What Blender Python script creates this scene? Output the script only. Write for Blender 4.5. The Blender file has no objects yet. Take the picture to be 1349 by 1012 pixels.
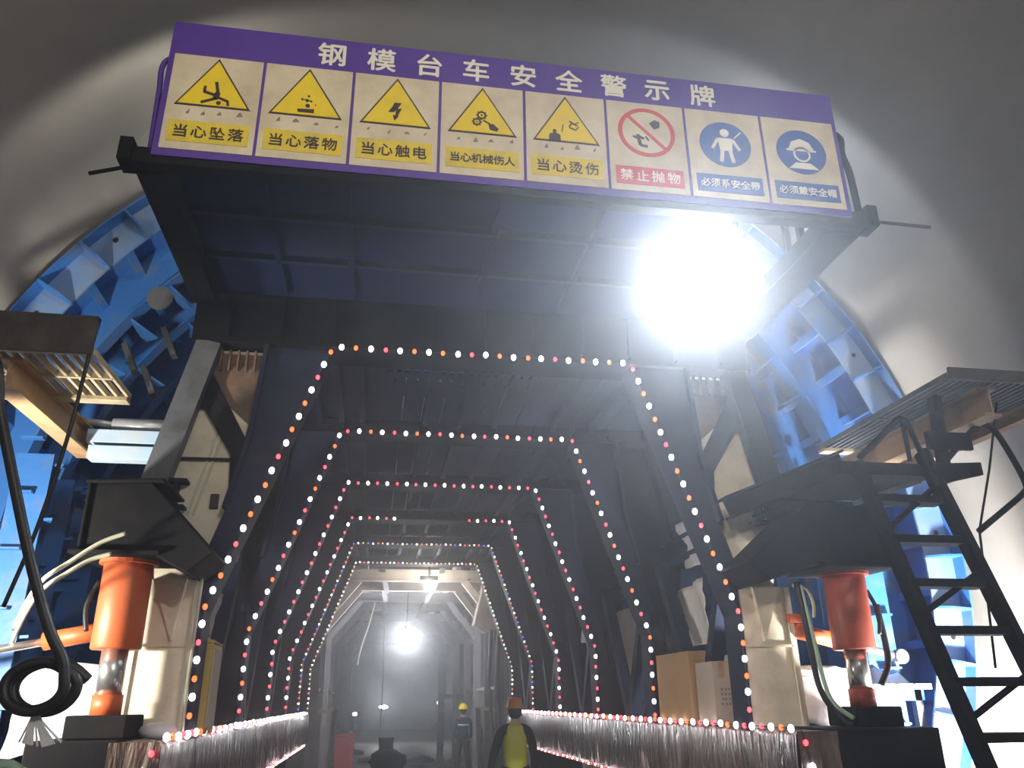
import bpy, bmesh, math, random
from mathutils import Vector, Matrix, Euler
random.seed(7)
S = bpy.context.scene
COL = S.collection
PI = math.pi

# ------------------------------------------------------------------ camera, world, exposure
def setup_camera():
    f, pitch, yaw, roll = 1057.46, 0.3756, 0.1656, -0.0096
    cp, sp, cy, sy = math.cos(pitch), math.sin(pitch), math.cos(yaw), math.sin(yaw)
    fw = Vector((sy*cp, cy*cp, sp)); r = Vector((cy, -sy, 0)); u = r.cross(fw)
    cr, sr = math.cos(roll), math.sin(roll)
    r2 = cr*r + sr*u; u2 = -sr*r + cr*u
    cam = bpy.data.cameras.new('camera'); o = bpy.data.objects.new('camera', cam); COL.objects.link(o)
    m = Matrix((r2, u2, -fw)).transposed().to_4x4(); m.translation = (-0.7319, 0.0, 1.748)
    o.matrix_world = m
    cam.sensor_fit = 'HORIZONTAL'; cam.sensor_width = 36.0; cam.lens = 36.0*f/1349.0
    cam.clip_start = 0.05; cam.clip_end = 200
    S.camera = o
setup_camera()
W = bpy.data.worlds.new('tunnel_dark'); S.world = W; W.use_nodes = True
W.node_tree.nodes['Background'].inputs['Color'].default_value = (0.35, 0.4, 0.5, 1)
W.node_tree.nodes['Background'].inputs['Strength'].default_value = 0.004
S.view_settings.view_transform = 'Standard'; S.view_settings.look = 'None'
S.view_settings.exposure = 0.0; S.view_settings.gamma = 1.0; S.view_settings.use_curve_mapping = False
S.cycles.max_bounces = 6; S.cycles.volume_bounces = 0; S.cycles.diffuse_bounces = 3

LIGHTS = dict(deck_left=34.0, deck_right=42.0, deck_slot_fill=260.0, side_left=450.0, side_right=1300.0, front=600.0, rear_fill=640.0, flood=700.0, far=210.0, distant=150.0, haze=0.006, haze_wide=0.010)

def spot(name, loc, aim, power, color, angle, blend=0.15, radius=0.06):
    l = bpy.data.lights.new(name, 'SPOT'); l.energy = power; l.color = color
    l.spot_size = math.radians(angle); l.spot_blend = blend; l.shadow_soft_size = radius
    o = bpy.data.objects.new(name, l); COL.objects.link(o); o.location = loc
    o.rotation_euler = (Vector(aim)-Vector(loc)).to_track_quat('-Z', 'Y').to_euler()
    return o
def point(name, loc, power, color, radius=0.08):
    l = bpy.data.lights.new(name, 'POINT'); l.energy = power; l.color = color; l.shadow_soft_size = radius
    o = bpy.data.objects.new(name, l); COL.objects.link(o); o.location = loc
    return o
COOL = (0.86, 0.92, 1.0); WARM = (1.0, 0.86, 0.62); NEUT = (1.0, 0.95, 0.86)
# lamps hung behind the signboard, lighting the arch and the vault inwards
spot('deck_and_fill_light', (-1.9, 4.45, 5.30), (-1.9, 8, 5.30), LIGHTS['deck_left'], (1.0, 0.94, 0.80), 176, 0.2, 0.12)
spot('deck_and_fill_light', (1.95, 4.35, 5.25), (1.95, 8, 5.25), LIGHTS['deck_right'], COOL, 176, 0.2, 0.12)
# site lamps standing low on both sides of the trolley
spot('side_lamp_light', (-3.4, 4.5, 2.0), (-2.6, 6.2, 2.5), LIGHTS['side_left'], (1.0, 0.93, 0.8), 126, 0.25, 0.08)
spot('side_lamp_light', (3.55, 5.0, 1.1), (3.5, 7.0, 1.7), LIGHTS['side_right'], (1.0, 0.96, 0.9), 146, 0.35, 0.12)
# tunnel lamp on the vault behind the photographer
spot('tunnel_and_fill_light', (-2.4, -2.5, 5.2), (0.0, 3.85, 5.1), LIGHTS['front'], (1.0, 0.84, 0.56), 46, 0.6, 0.12)
spot('deck_and_fill_light', (-0.2, 10.8, 4.85), (-0.2, 10.81, 6.6), LIGHTS['deck_slot_fill'], (1.0, 0.93, 0.85), 115, 0.4, 0.06)  # added fill, brightens the arch crown seen through the deck slots
point('tunnel_and_fill_light', (1.2, -3.5, 5.6), LIGHTS['rear_fill'], (1.0, 0.95, 0.9), 0.15)  # added fill behind the camera, lifts the near vault
# floodlight under the platform, turned to the photographer
spot('floodlight_light', (1.235, 4.36, 4.25), (0.35, 0.0, 1.5), LIGHTS['flood'], (0.80, 0.88, 1.0), 128, 0.6, 0.15)
# lamps of the far gantry
point('gantry_lamp_light', (0.02, 19.6, 3.12), LIGHTS['far'], (0.92, 0.95, 1.0), 0.2)
point('gantry_lamp_light', (0.3, 16.7, 3.95), LIGHTS['far']*0.35, (1.0, 0.9, 0.78), 0.08)

point('distant_lamp_light', (-0.15, 39.6, 1.75), LIGHTS['distant'], (0.9, 0.95, 1.0), 0.15)
point('distant_lamp_light', (2.4, 39.6, 1.9), LIGHTS['distant']*0.5, (0.9, 0.95, 1.0), 0.15)

# ------------------------------------------------------------------ materials
def nt_mat(name):
    m = bpy.data.materials.new(name); m.use_nodes = True
    n = m.node_tree.nodes; l = m.node_tree.links
    return m, n, l, n['Principled BSDF']
def mat(name, col, rough=0.6, metal=0.0, col2=None, scale=4.0, amt=0.5, bump=0.0, bscale=30.0, spec=0.5, stretch=None):
    """base colour broken up by noise into col2 (wear, dust, rust)"""
    m, n, l, b = nt_mat(name)
    b.inputs['Roughness'].default_value = rough; b.inputs['Metallic'].default_value = metal
    b.inputs['Specular IOR Level'].default_value = spec
    b.inputs['Base Color'].default_value = (*col, 1)
    tc = n.new('ShaderNodeTexCoord')
    src = tc.outputs['Object']
    if stretch:
        mp = n.new('ShaderNodeMapping'); mp.inputs['Scale'].default_value = stretch
        l.new(src, mp.inputs['Vector']); src = mp.outputs['Vector']
    if col2 is not None:
        nz = n.new('ShaderNodeTexNoise'); nz.inputs['Scale'].default_value = scale; nz.inputs['Detail'].default_value = 6
        nz.inputs['Roughness'].default_value = 0.65
        l.new(src, nz.inputs['Vector'])
        rp = n.new('ShaderNodeValToRGB')
        rp.color_ramp.elements[0].position = 0.62-amt*0.3; rp.color_ramp.elements[1].position = 0.78-amt*0.1
        rp.color_ramp.elements[0].color = (*col, 1); rp.color_ramp.elements[1].color = (*col2, 1)
        l.new(nz.outputs['Fac'], rp.inputs['Fac']); l.new(rp.outputs['Color'], b.inputs['Base Color'])
    if bump > 0:
        nb = n.new('ShaderNodeTexNoise'); nb.inputs['Scale'].default_value = bscale; nb.inputs['Detail'].default_value = 4
        l.new(src, nb.inputs['Vector'])
        bp = n.new('ShaderNodeBump'); bp.inputs['Strength'].default_value = bump; bp.inputs['Distance'].default_value = 0.02
        l.new(nb.outputs['Fac'], bp.inputs['Height']); l.new(bp.outputs['Normal'], b.inputs['Normal'])
    return m
def emit(name, col, strength, base=None):
    m, n, l, b = nt_mat(name)
    b.inputs['Base Color'].default_value = (*(base or col), 1)
    b.inputs['Emission Color'].default_value = (*col, 1); b.inputs['Emission Strength'].default_value = strength
    try: m.cycles.emission_sampling = 'NONE'
    except Exception: pass
    return m
M = {}
M['concrete'] = mat('lining_concrete', (0.40, 0.385, 0.36), 0.85, 0, (0.30, 0.29, 0.275), 0.55, 0.9, 0.25, 3.0, 0.25)
M['floor'] = mat('muddy_floor', (0.20, 0.18, 0.15), 0.55, 0, (0.08, 0.075, 0.07), 0.5, 0.9, 0.5, 4.0)
M['puddle'] = mat('wet_puddle', (0.05, 0.05, 0.05), 0.08, 0, (0.09, 0.085, 0.08), 1.0, 0.5)
M['rock'] = mat('shotcrete', (0.22, 0.22, 0.23), 0.9, 0, (0.12, 0.12, 0.13), 0.8, 0.8, 0.8, 2.0, 0.2)
M['blue'] = mat('blue_form_paint', (0.035, 0.165, 0.50), 0.5, 0, (0.14, 0.19, 0.28), 3.0, 0.45, 0.1, 20)
M['blue_ring'] = mat('dusty_blue_ring_paint', (0.14, 0.27, 0.55), 0.5, 0, (0.25, 0.30, 0.36), 2.5, 0.6, 0.1, 20)
M['blue_pale'] = mat('pale_blue_dusty_paint', (0.42, 0.58, 0.78), 0.55, 0, (0.6, 0.62, 0.62), 4.0, 0.6)
M['navy'] = mat('navy_trolley_paint', (0.012, 0.019, 0.045), 0.65, 0, (0.025, 0.028, 0.035), 2.5, 0.5, 0.1, 15, 0.12)
M['navy_plate'] = mat('navy_floor_plate', (0.008, 0.014, 0.050), 0.75, 0, (0.006, 0.010, 0.03), 2.0, 0.5, 0, 30, 0.06)
M['dark'] = mat('dark_steel_paint', (0.007, 0.007, 0.009), 0.75, 0, (0.013, 0.012, 0.012), 3.0, 0.45, 0.1, 18, 0.08)
M['greysteel'] = mat('grey_steel', (0.11, 0.12, 0.14), 0.55, 0.2, (0.05, 0.05, 0.055), 4.0, 0.5, 0.1, 25)
M['cream'] = mat('dusty_cream_plate', (0.74, 0.68, 0.54), 0.75, 0, (0.52, 0.46, 0.36), 3.0, 0.6, 0.1, 12, 0.3)
M['rust'] = mat('rusty_plate', (0.16, 0.10, 0.065), 0.8, 0, (0.07, 0.05, 0.04), 5.0, 0.6, 0.2, 25)
M['orange'] = mat('orange_jack_paint', (0.50, 0.10, 0.028), 0.5, 0, (0.30, 0.07, 0.03), 5.0, 0.35)
M['red_jack'] = mat('red_jack_paint', (0.42, 0.075, 0.04), 0.45, 0, (0.22, 0.05, 0.03), 5.0, 0.35)
M['chrome'] = mat('polished_rod', (0.6, 0.6, 0.6), 0.25, 0.9)
M['silver'] = mat('galvanised_steel', (0.55, 0.58, 0.62), 0.4, 0.5, (0.4, 0.4, 0.4), 6.0, 0.5)
M['tan'] = mat('tan_channel', (0.45, 0.29, 0.16), 0.65, 0, (0.26, 0.15, 0.08), 5.0, 0.5, 0.15, 25)
M['grate'] = mat('grating_bar', (0.50, 0.42, 0.28), 0.6, 0.1, (0.28, 0.22, 0.15), 6.0, 0.5)
M['mesh_dark'] = mat('dark_guard_net', (0.055, 0.05, 0.045), 0.85, 0, (0.10, 0.09, 0.08), 6.0, 0.5, 0.3, 50)
M['black'] = mat('black_rubber', (0.010, 0.010, 0.012), 0.5)
M['palehose'] = mat('pale_hose', (0.55, 0.55, 0.42), 0.6)
M['greenhose'] = mat('pale_green_hose', (0.42, 0.62, 0.48), 0.5, 0, (0.55, 0.6, 0.5), 6.0, 0.5)
M['purple'] = mat('purple_sign_print', (0.075, 0.028, 0.30), 0.5, 0, (0.06, 0.025, 0.24), 3.0, 0.4)
M['sign_white'] = mat('dusty_white_panel', (0.66, 0.60, 0.47), 0.45, 0, (0.48, 0.42, 0.31), 3.5, 0.8, 0.1, 6)
M['letter_white'] = mat('white_letter', (0.75, 0.74, 0.68), 0.5)
M['yellow'] = mat('yellow_print', (0.78, 0.60, 0.015), 0.5, 0, (0.66, 0.50, 0.02), 5.0, 0.5)
M['yellow_dirty'] = mat('soiled_yellow_print', (0.70, 0.55, 0.03), 0.5, 0, (0.50, 0.42, 0.08), 6.0, 0.6)
M['ink'] = mat('black_print', (0.035, 0.015, 0.02), 0.6)
M['stain'] = mat('grey_stain', (0.20, 0.18, 0.16), 0.7)
M['red'] = mat('red_print', (0.55, 0.05, 0.05), 0.5)
M['blue_print'] = mat('blue_print', (0.04, 0.10, 0.38), 0.5)
M['carton'] = mat('brown_carton', (0.42, 0.27, 0.13), 0.8, 0, (0.34, 0.21, 0.10), 3.0, 0.5)
M['carton_pale'] = mat('pale_carton', (0.50, 0.42, 0.35), 0.75, 0, (0.40, 0.33, 0.28), 3.0, 0.5)
M['yellowbox'] = mat('ochre_box', (0.45, 0.32, 0.06), 0.6, 0, (0.32, 0.22, 0.06), 3.0, 0.5)
M['tarp'] = mat('white_tarp', (0.68, 0.68, 0.70), 0.5, 0, (0.5, 0.5, 0.52), 4.0, 0.6, 0.5, 12)
M['beige'] = mat('beige_gantry_paint', (0.55, 0.50, 0.44), 0.6, 0, (0.35, 0.31, 0.27), 2.0, 0.6)
M['greygantry'] = mat('grey_gantry_steel', (0.20, 0.19, 0.20), 0.6, 0, (0.12, 0.11, 0.12), 3.0, 0.5)
M['wood'] = mat('plank_wood', (0.40, 0.30, 0.18), 0.8, 0, (0.25, 0.18, 0.1), 4, 0.5, 0.2, 20, 0.3, (1, 8, 8))
M['skin'] = mat('skin', (0.45, 0.26, 0.18), 0.55)
M['hair'] = mat('black_hair', (0.015, 0.012, 0.01), 0.7)
M['navycloth'] = mat('navy_cloth', (0.018, 0.025, 0.055), 0.9, 0, (0.03, 0.035, 0.06), 8, 0.5)
M['darkcloth'] = mat('dark_cloth', (0.02, 0.018, 0.02), 0.9)
M['vest'] = mat('yellow_green_vest', (0.50, 0.55, 0.03), 0.7)
M['reflect'] = mat('grey_reflective_tape', (0.65, 0.66, 0.66), 0.4)
M['helmet_yellow'] = mat('yellow_helmet', (0.80, 0.62, 0.01), 0.35)
M['helmet_orange'] = mat('orange_hat', (0.55, 0.22, 0.06), 0.5)
M['redbox'] = mat('red_box', (0.38, 0.06, 0.06), 0.6)
def film_mat():
    m, n, l, b = nt_mat('plastic_film_wrap')
    b.inputs['Base Color'].default_value = (0.12, 0.09, 0.08, 1); b.inputs['Roughness'].default_value = 0.28
    b.inputs['Coat Weight'].default_value = 0.6; b.inputs['Coat Roughness'].default_value = 0.1
    tc = n.new('ShaderNodeTexCoord'); mp = n.new('ShaderNodeMapping'); mp.inputs['Scale'].default_value = (3.5, 3.5, 0.55)
    l.new(tc.outputs['Object'], mp.inputs['Vector'])
    nz = n.new('ShaderNodeTexNoise'); nz.inputs['Scale'].default_value = 3.0; nz.inputs['Detail'].default_value = 5
    nz.inputs['Distortion'].default_value = 1.2
    l.new(mp.outputs['Vector'], nz.inputs['Vector'])
    bp = n.new('ShaderNodeBump'); bp.inputs['Strength'].default_value = 1.0; bp.inputs['Distance'].default_value = 0.06
    l.new(nz.outputs['Fac'], bp.inputs['Height']); l.new(bp.outputs['Normal'], b.inputs['Normal'])
    l.new(bp.outputs['Normal'], b.inputs['Coat Normal'])
    rp = n.new('ShaderNodeValToRGB'); rp.color_ramp.elements[0].color = (0.045, 0.030, 0.024, 1); rp.color_ramp.elements[1].color = (0.21, 0.15, 0.13, 1)
    rp.color_ramp.elements[0].position = 0.35; rp.color_ramp.elements[1].position = 0.7
    l.new(nz.outputs['Fac'], rp.inputs['Fac']); l.new(rp.outputs['Color'], b.inputs['Base Color'])
    return m
M['film'] = film_mat()
M['bulb_white'] = emit('bulb_white', (1.0, 0.95, 0.98), 9.0)
M['bulb_red'] = emit('bulb_red', (1.0, 0.05, 0.07), 5.0)
M['bulb_orange'] = emit('bulb_orange', (1.0, 0.13, 0.035), 2.8)
M['bulb_blue'] = emit('bulb_blue', (0.10, 0.12, 1.0), 2.6)
M['bulb_yellow'] = emit('bulb_yellow', (1.0, 0.55, 0.14), 2.0)
M['lens'] = emit('floodlight_lens', (0.93, 0.96, 1.0), 120.0)
M['lamp'] = emit('lamp_glass', (0.95, 0.97, 1.0), 60.0)
M['lamp_small'] = emit('small_lamp_glass', (1.0, 1.0, 1.0), 8.0)

# ------------------------------------------------------------------ mesh helpers
class MB:
    """collects shapes, then links them as ONE mesh object"""
    def __init__(s): s.v = []; s.f = []; s.mi = []; s.cur = 0
    def add(s, vs, fs):
        o = len(s.v); s.v += [tuple(x) for x in vs]
        for f in fs: s.f.append(tuple(i+o for i in f)); s.mi.append(s.cur)
        return s
    def slot(s, i): s.cur = i; return s
    def box(s, x0, x1, y0, y1, z0, z1):
        v = [(x, y, z) for x in (x0, x1) for y in (y0, y1) for z in (z0, z1)]
        return s.add(v, [(0, 1, 3, 2), (4, 6, 7, 5), (0, 4, 5, 1), (2, 3, 7, 6), (0, 2, 6, 4), (1, 5, 7, 3)])
    def prism(s, pts, y0, y1, axis='y'):
        """polygon (a, b) pushed along an axis: 'y' -> (x,z), 'x' -> (y,z), 'z' -> (x,y)"""
        n = len(pts)
        def P(a, b, t): return {'y': (a, t, b), 'x': (t, a, b), 'z': (a, b, t)}[axis]
        v = [P(a, b, y0) for a, b in pts]+[P(a, b, y1) for a, b in pts]
        f = [tuple(range(n)), tuple(range(2*n-1, n-1, -1))]
        f += [(i, n+i, n+(i+1) % n, (i+1) % n) for i in range(n)]
        return s.add(v, f)
    def beam(s, a, b, w, h, up=(0, 0, 1)):
        a, b = Vector(a), Vector(b); d = (b-a).normalized(); up = Vector(up)
        if abs(d.dot(up)) > 0.97: up = Vector((0, 1, 0))
        r = d.cross(up).normalized(); u = r.cross(d).normalized()
        v = [p+r*i*w/2+u*j*h/2 for p in (a, b) for i, j in ((-1, -1), (1, -1), (1, 1), (-1, 1))]
        return s.add(v, [(3, 2, 1, 0), (4, 5, 6, 7), (0, 1, 5, 4), (1, 2, 6, 5), (2, 3, 7, 6), (3, 0, 4, 7)])
    def ibeam(s, a, b, w, h, t=0.018, up=(0, 0, 1), web=0.014):
        a, b = Vector(a), Vector(b); d = (b-a).normalized(); upv = Vector(up)
        if abs(d.dot(upv)) > 0.97: upv = Vector((0, 1, 0))
        r = d.cross(upv).normalized(); u = r.cross(d).normalized()
        s.beam(a+u*(h-t)/2, b+u*(h-t)/2, w, t, up); s.beam(a-u*(h-t)/2, b-u*(h-t)/2, w, t, up)
        return s.beam(a, b, web, h-2*t, up)
    def tube(s, pts, r, n=10, cap=True, closed=False):
        pts = [Vector(p) for p in pts]; rings = []; m = len(pts); pu = None
        for i, p in enumerate(pts):
            if closed: d = pts[(i+1) % m]-pts[i-1]
            else: d = pts[min(i+1, m-1)]-pts[max(i-1, 0)]
            d.normalize()
            if pu is None:
                ref = Vector((0, 0, 1)) if abs(d.z) < 0.9 else Vector((1, 0, 0))
                pu = (ref-d*ref.dot(d)).normalized()
            else: pu = (pu-d*pu.dot(d)).normalized()
            v = d.cross(pu); rr = r[i] if isinstance(r, (list, tuple)) else r
            rings.append([p+(pu*math.cos(2*PI*k/n)+v*math.sin(2*PI*k/n))*rr for k in range(n)])
        vs = [x for R in rings for x in R]; fs = []
        for i in range(m if closed else m-1):
            j = (i+1) % m
            for k in range(n): fs.append((i*n+k, i*n+(k+1) % n, j*n+(k+1) % n, j*n+k))
        if cap and not closed: fs += [tuple(range(n-1, -1, -1)), tuple(range((m-1)*n, m*n))]
        return s.add(vs, fs)
    def lathe(s, prof, c, axis='z', n=24):
        """profile of (radius, height) turned about an axis through c"""
        c = Vector(c); vs = []
        for r, h in prof:
            for k in range(n):
                a = 2*PI*k/n; p = {'z': (r*math.cos(a), r*math.sin(a), h), 'y': (r*math.cos(a), h, r*math.sin(a)), 'x': (h, r*math.cos(a), r*math.sin(a))}[axis]
                vs.append(c+Vector(p))
        fs = []; m = len(prof)
        for i in range(m-1):
            for k in range(n): fs.append((i*n+k, i*n+(k+1) % n, (i+1)*n+(k+1) % n, (i+1)*n+k))
        fs += [tuple(range(n-1, -1, -1)), tuple(range((m-1)*n, m*n))]
        return s.add(vs, fs)
    def ball(s, c, r, n=8, sc=(1, 1, 1)):
        prof = [(max(1e-4, r*math.sin(PI*i/n)), -r*math.cos(PI*i/n)) for i in range(n+1)]
        o = len(s.v); s.lathe(prof, (0, 0, 0), 'z', n*2)
        for i in range(o, len(s.v)):
            x, y, z = s.v[i]; s.v[i] = (x*sc[0]+c[0], y*sc[1]+c[1], z*sc[2]+c[2])
        return s
    def build(s, name, mats, parent=None, smooth=False, bevel=0.0, local=False):
        me = bpy.data.meshes.new(name)
        base = Vector(parent.location) if (parent is not None and parent.parent is None) else Vector((0, 0, 0))
        if parent is not None and parent.parent is not None: base = Vector(parent.parent.location)+Vector(parent.location)
        if local: base = Vector((0, 0, 0))
        me.from_pydata([Vector(p)-base for p in s.v], [], s.f)
        bm = bmesh.new(); bm.from_mesh(me); bmesh.ops.recalc_face_normals(bm, faces=bm.faces); bm.to_mesh(me); bm.free()
        if not isinstance(mats, (list, tuple)): mats = [mats]
        for x in mats: me.materials.append(M[x] if isinstance(x, str) else x)
        for p, i in zip(me.polygons, s.mi): p.material_index = i; p.use_smooth = smooth
        o = bpy.data.objects.new(name, me); COL.objects.link(o); o.parent = parent
        if bevel > 0:
            b = o.modifiers.new('edge', 'BEVEL'); b.width = bevel; b.segments = 2; b.limit_method = 'ANGLE'; b.angle_limit = 0.9
        return o
def tag(o, label=None, cat=None, group=None, kind=None):
    for k, v in (('label', label), ('category', cat), ('group', group), ('kind', kind)):
        if v: o[k] = v
    return o
def thing(name, label, cat, loc=(0, 0, 0), group=None, kind=None):
    o = bpy.data.objects.new(name, None); COL.objects.link(o); o.location = loc; o.empty_display_size = 0.2
    return tag(o, label, cat, group, kind)
def smooth_path(pts, k=6):
    """Catmull-Rom through pts"""
    P = [Vector(p) for p in pts]; out = []
    for i in range(len(P)-1):
        p0, p1, p2, p3 = P[max(i-1, 0)], P[i], P[i+1], P[min(i+2, len(P)-1)]
        for j in range(k):
            t = j/k
            out.append(0.5*((2*p1)+(p2-p0)*t+(2*p0-5*p1+4*p2-p3)*t*t+(3*p1-p0-3*p2+p3)*t**3))
    out.append(P[-1]); return out
def text_mesh(body, size, depth=0.002, bold=0.0):
    """verts/faces of a line of writing in its own plane, centred"""
    c = bpy.data.curves.new('lettering', 'FONT'); c.body = body; c.size = size; c.align_x = 'CENTER'; c.align_y = 'CENTER'
    c.extrude = depth; c.offset = bold; c.resolution_u = 3
    o = bpy.data.objects.new('lettering', c); COL.objects.link(o)
    dg = bpy.context.evaluated_depsgraph_get(); dg.update()
    me = bpy.data.meshes.new_from_object(o.evaluated_get(dg))
    vs = [tuple(v.co) for v in me.vertices]; fs = [tuple(p.vertices) for p in me.polygons]
    bpy.data.objects.remove(o); bpy.data.curves.remove(c); bpy.data.meshes.remove(me)
    if vs:
        xs = [v[0] for v in vs]; ys = [v[1] for v in vs]
        mx, my = (min(xs)+max(xs))/2, (min(ys)+max(ys))/2
        vs = [(v[0]-mx, v[1]-my, v[2]) for v in vs]
    return vs, fs

# ------------------------------------------------------------------ setting
R_T, CZ = 4.0, 2.75
def vault(name, prof):
    """inner face of the lining: a cross-section outline drawn along the tunnel"""
    ys = [-9+1.5*i for i in range(31)]; n = len(prof)
    vs = [(x, y, z) for y in ys for x, z in prof]
    fs = [(j*n+i, j*n+i+1, (j+1)*n+i+1, (j+1)*n+i) for j in range(len(ys)-1) for i in range(n-1)]
    o = MB().add(vs, fs).build(name, 'concrete', None, True)
    o['kind'] = 'structure'; return o
def vault_arc(a0, a1, n): return [(R_T*math.cos(math.radians(a0+(a1-a0)*i/n)), CZ+R_T*math.sin(math.radians(a0+(a1-a0)*i/n))) for i in range(n+1)]
XW, ZW = R_T*math.cos(math.radians(12)), CZ-R_T*math.sin(math.radians(12))
tag(vault('wall_right', [(XW, 0), (XW, ZW/2)]+vault_arc(-12, 42, 20)), 'curved pale concrete tunnel wall on the right side')
tag(vault('ceiling', vault_arc(42, 138, 34)), 'curved grey concrete tunnel vault above the signboard')
tag(vault('wall_left', vault_arc(138, 192, 20)+[(-XW, ZW/2), (-XW, 0)]), 'curved pale concrete tunnel wall on the left side')
tag(MB().box(-4.2, 4.2, -9, 60, -0.25, 0.0).build('floor', 'floor'), 'muddy tunnel floor', kind='structure')
mb = MB()
for i in range(36):      # rough unlined tunnel beyond the concrete
    t0, t1 = math.radians(-44+268*i/36), math.radians(-44+268*(i+1)/36)
    for j in range(12):
        y0, y1 = 36+j*2, 38+j*2
        mb.add([(4.4*math.cos(t), y, CZ+4.4*math.sin(t)) for t, y in ((t0, y0), (t1, y0), (t1, y1), (t0, y1))], [(0, 1, 2, 3)])
tag(mb.build('wall_back', 'rock', None, True), 'rough dark rock tunnel beyond the far gantry', kind='structure')
tag(MB().box(-4.6, 4.6, 59.5, 60, 0, 7.5).build('wall_end', 'rock'), 'dark rock face at the end of the tunnel', kind='structure')
tag(MB().box(-4.6, 4.6, -9.3, -9, -0.2, 7.2).build('wall_front', 'rock'), 'dark tunnel mouth behind the photographer', kind='structure')
mb = MB(); mb.lathe([(0.001, 0.004), (1.0, 0.004), (1.05, 0.0)], (0, 0, 0), 'z', 28)
mb.v = [(x*0.75+0.45+0.12*math.sin(3*y), y*1.9+24.5, z+0.002) for x, y, z in mb.v]
tag(mb.build('puddle', 'puddle'), 'shining wet puddle on the floor below the far lamp', 'puddle')

# ------------------------------------------------------------------ formwork trolley
PY = [5.6+2*k for k in range(6)]
HT, ZK, XB, XT, ZB = 4.209, 2.31, 1.828, 1.147, 1.55
def inner(z):      # half width of the opening at height z
    return XB if z <= ZK else XB+(XT-XB)*(z-ZK)/(HT-ZK)
trolley = thing('formwork_trolley', 'huge dark steel lining trolley with polygonal portal frames spanning the tunnel', 'formwork trolley', (0, 5.6, 0))
for k, y in enumerate(PY):
    pf = thing('portal_frame', None, None, (0, 0, 0)); pf.parent = trolley
    T0, T1 = y, y+0.26
    top = 4.62 if k == 0 else 4.33
    mb = MB().box(-2.15, 2.15, T0, T1, HT, top)
    if k == 0: mb.box(-2.15, 2.15, T0-0.05, T1+0.05, 4.62, 4.65)
    mb.box(-XT-0.05, XT+0.05, T0-0.03, T1+0.05, HT-0.02, HT+0.005)
    for x in [-1.9+0.38*i for i in range(11)]: mb.box(x-0.008, x+0.008, T0-0.05, T0, HT+0.03, top)
    mb.build('top_girder', 'dark', pf)
    for s in (-1, 1):
        leg = [(s*XT, HT), (s*XB, ZK), (s*XB, ZB), (s*1.93, ZB), (s*1.93, 2.5), (s*1.76, 3.05), (s*1.67, 3.5), (s*1.62, HT)]
        mb = MB().prism(leg, T0+0.06, T1-0.06)
        for zA, zB in ((HT, ZK), (ZK, ZB)):
            mb.beam((s*(inner(zA)+0.012), (T0+T1)/2, zA), (s*(inner(zB)+0.012), (T0+T1)/2, zB), 0.26, 0.025, (s, 0, 0.3))
        mb.beam((s*1.62, T0+0.13, HT), (s*1.67, T0+0.13, 3.5), 0.26, 0.03, (s, 0, 0)); mb.beam((s*1.67, T0+0.13, 3.5), (s*1.78, T0+0.13, 2.98), 0.26, 0.03, (s, 0, 0))
        mb.build('haunched_leg', 'navy', pf)
        mb = MB().beam((s*2.03, T0+0.06, HT), (s*2.30, T0+0.06, 2.95), 0.17, 0.11, (0, 1, 0))
        mb.build('outer_strut', 'greysteel' if s < 0 else 'dark', pf)
        pl = [(s*1.64, HT-0.02), (s*2.05, HT-0.02), (s*2.26, 3.0), (s*2.18, 2.42), (s*1.9, 2.42), (s*1.78, 3.0)]
        mb = MB().prism(pl, T0+0.14, T0+0.17)
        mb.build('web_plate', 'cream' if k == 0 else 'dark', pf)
        if k == 0 and s < 0:
            MB().tube([(-2.2, T0+0.12, 3.345), (-1.72, T0+0.12, 3.35)], 0.012, 8).build('cross_cable', 'black', pf)
            MB().box(-1.90, -1.845, T0+0.12, T0+0.14, 3.0, 3.1).build('black_bracket', 'black', pf)
            for q in (0, 0.04): MB().tube([(-1.86-q, T0+0.132, 3.68), (-1.90-q, T0+0.132, 3.4), (-2.0-q, T0+0.132, 2.95)], 0.009, 6).build('thin_cable', 'palehose', pf)
        mb = MB()
        mb.prism([(s*1.87, 2.5), (s*2.2, 2.5), (s*2.22, ZB), (s*1.86, ZB)], T0+0.02, T0+0.05)
        mb.box(*sorted((s*1.85, s*2.22)), T0, T0+0.16, 2.085, 2.1)
        mb.prism([(s*2.2, 2.5), (s*2.24, 2.5), (s*2.26, ZB), (s*2.22, ZB)], T0, T1)
        mb.prism([(s*1.95, 2.5), (s*2.16, 2.5), (s*2.0, 2.12)], T0-0.02, T0+0.03)
        mb.lathe([(0.035, -0.004), (0.035, 0.0)], (s*1.96, T0+0.018, 1.96), 'y', 14)
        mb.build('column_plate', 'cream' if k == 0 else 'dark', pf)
    if k == 0:
        # soiled rust-coloured plates between the girder and the outer strut
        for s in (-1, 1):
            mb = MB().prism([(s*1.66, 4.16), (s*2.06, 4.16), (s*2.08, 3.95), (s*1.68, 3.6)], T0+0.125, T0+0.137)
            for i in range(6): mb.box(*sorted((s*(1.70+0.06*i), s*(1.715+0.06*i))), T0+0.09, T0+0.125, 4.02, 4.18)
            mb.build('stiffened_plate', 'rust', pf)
            MB().prism([(s*2.03, 4.06), (s*1.66, 3.42), (s*1.70, 3.0), (s*1.77, 2.95), (s*1.80, 3.38), (s*2.02, 3.72), (s*2.1, 3.72)], T0+0.10, T0+0.118).build('knee_shadow_plate', 'dark', pf)  # dark plate standing in for the shadow across the web plate
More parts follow.
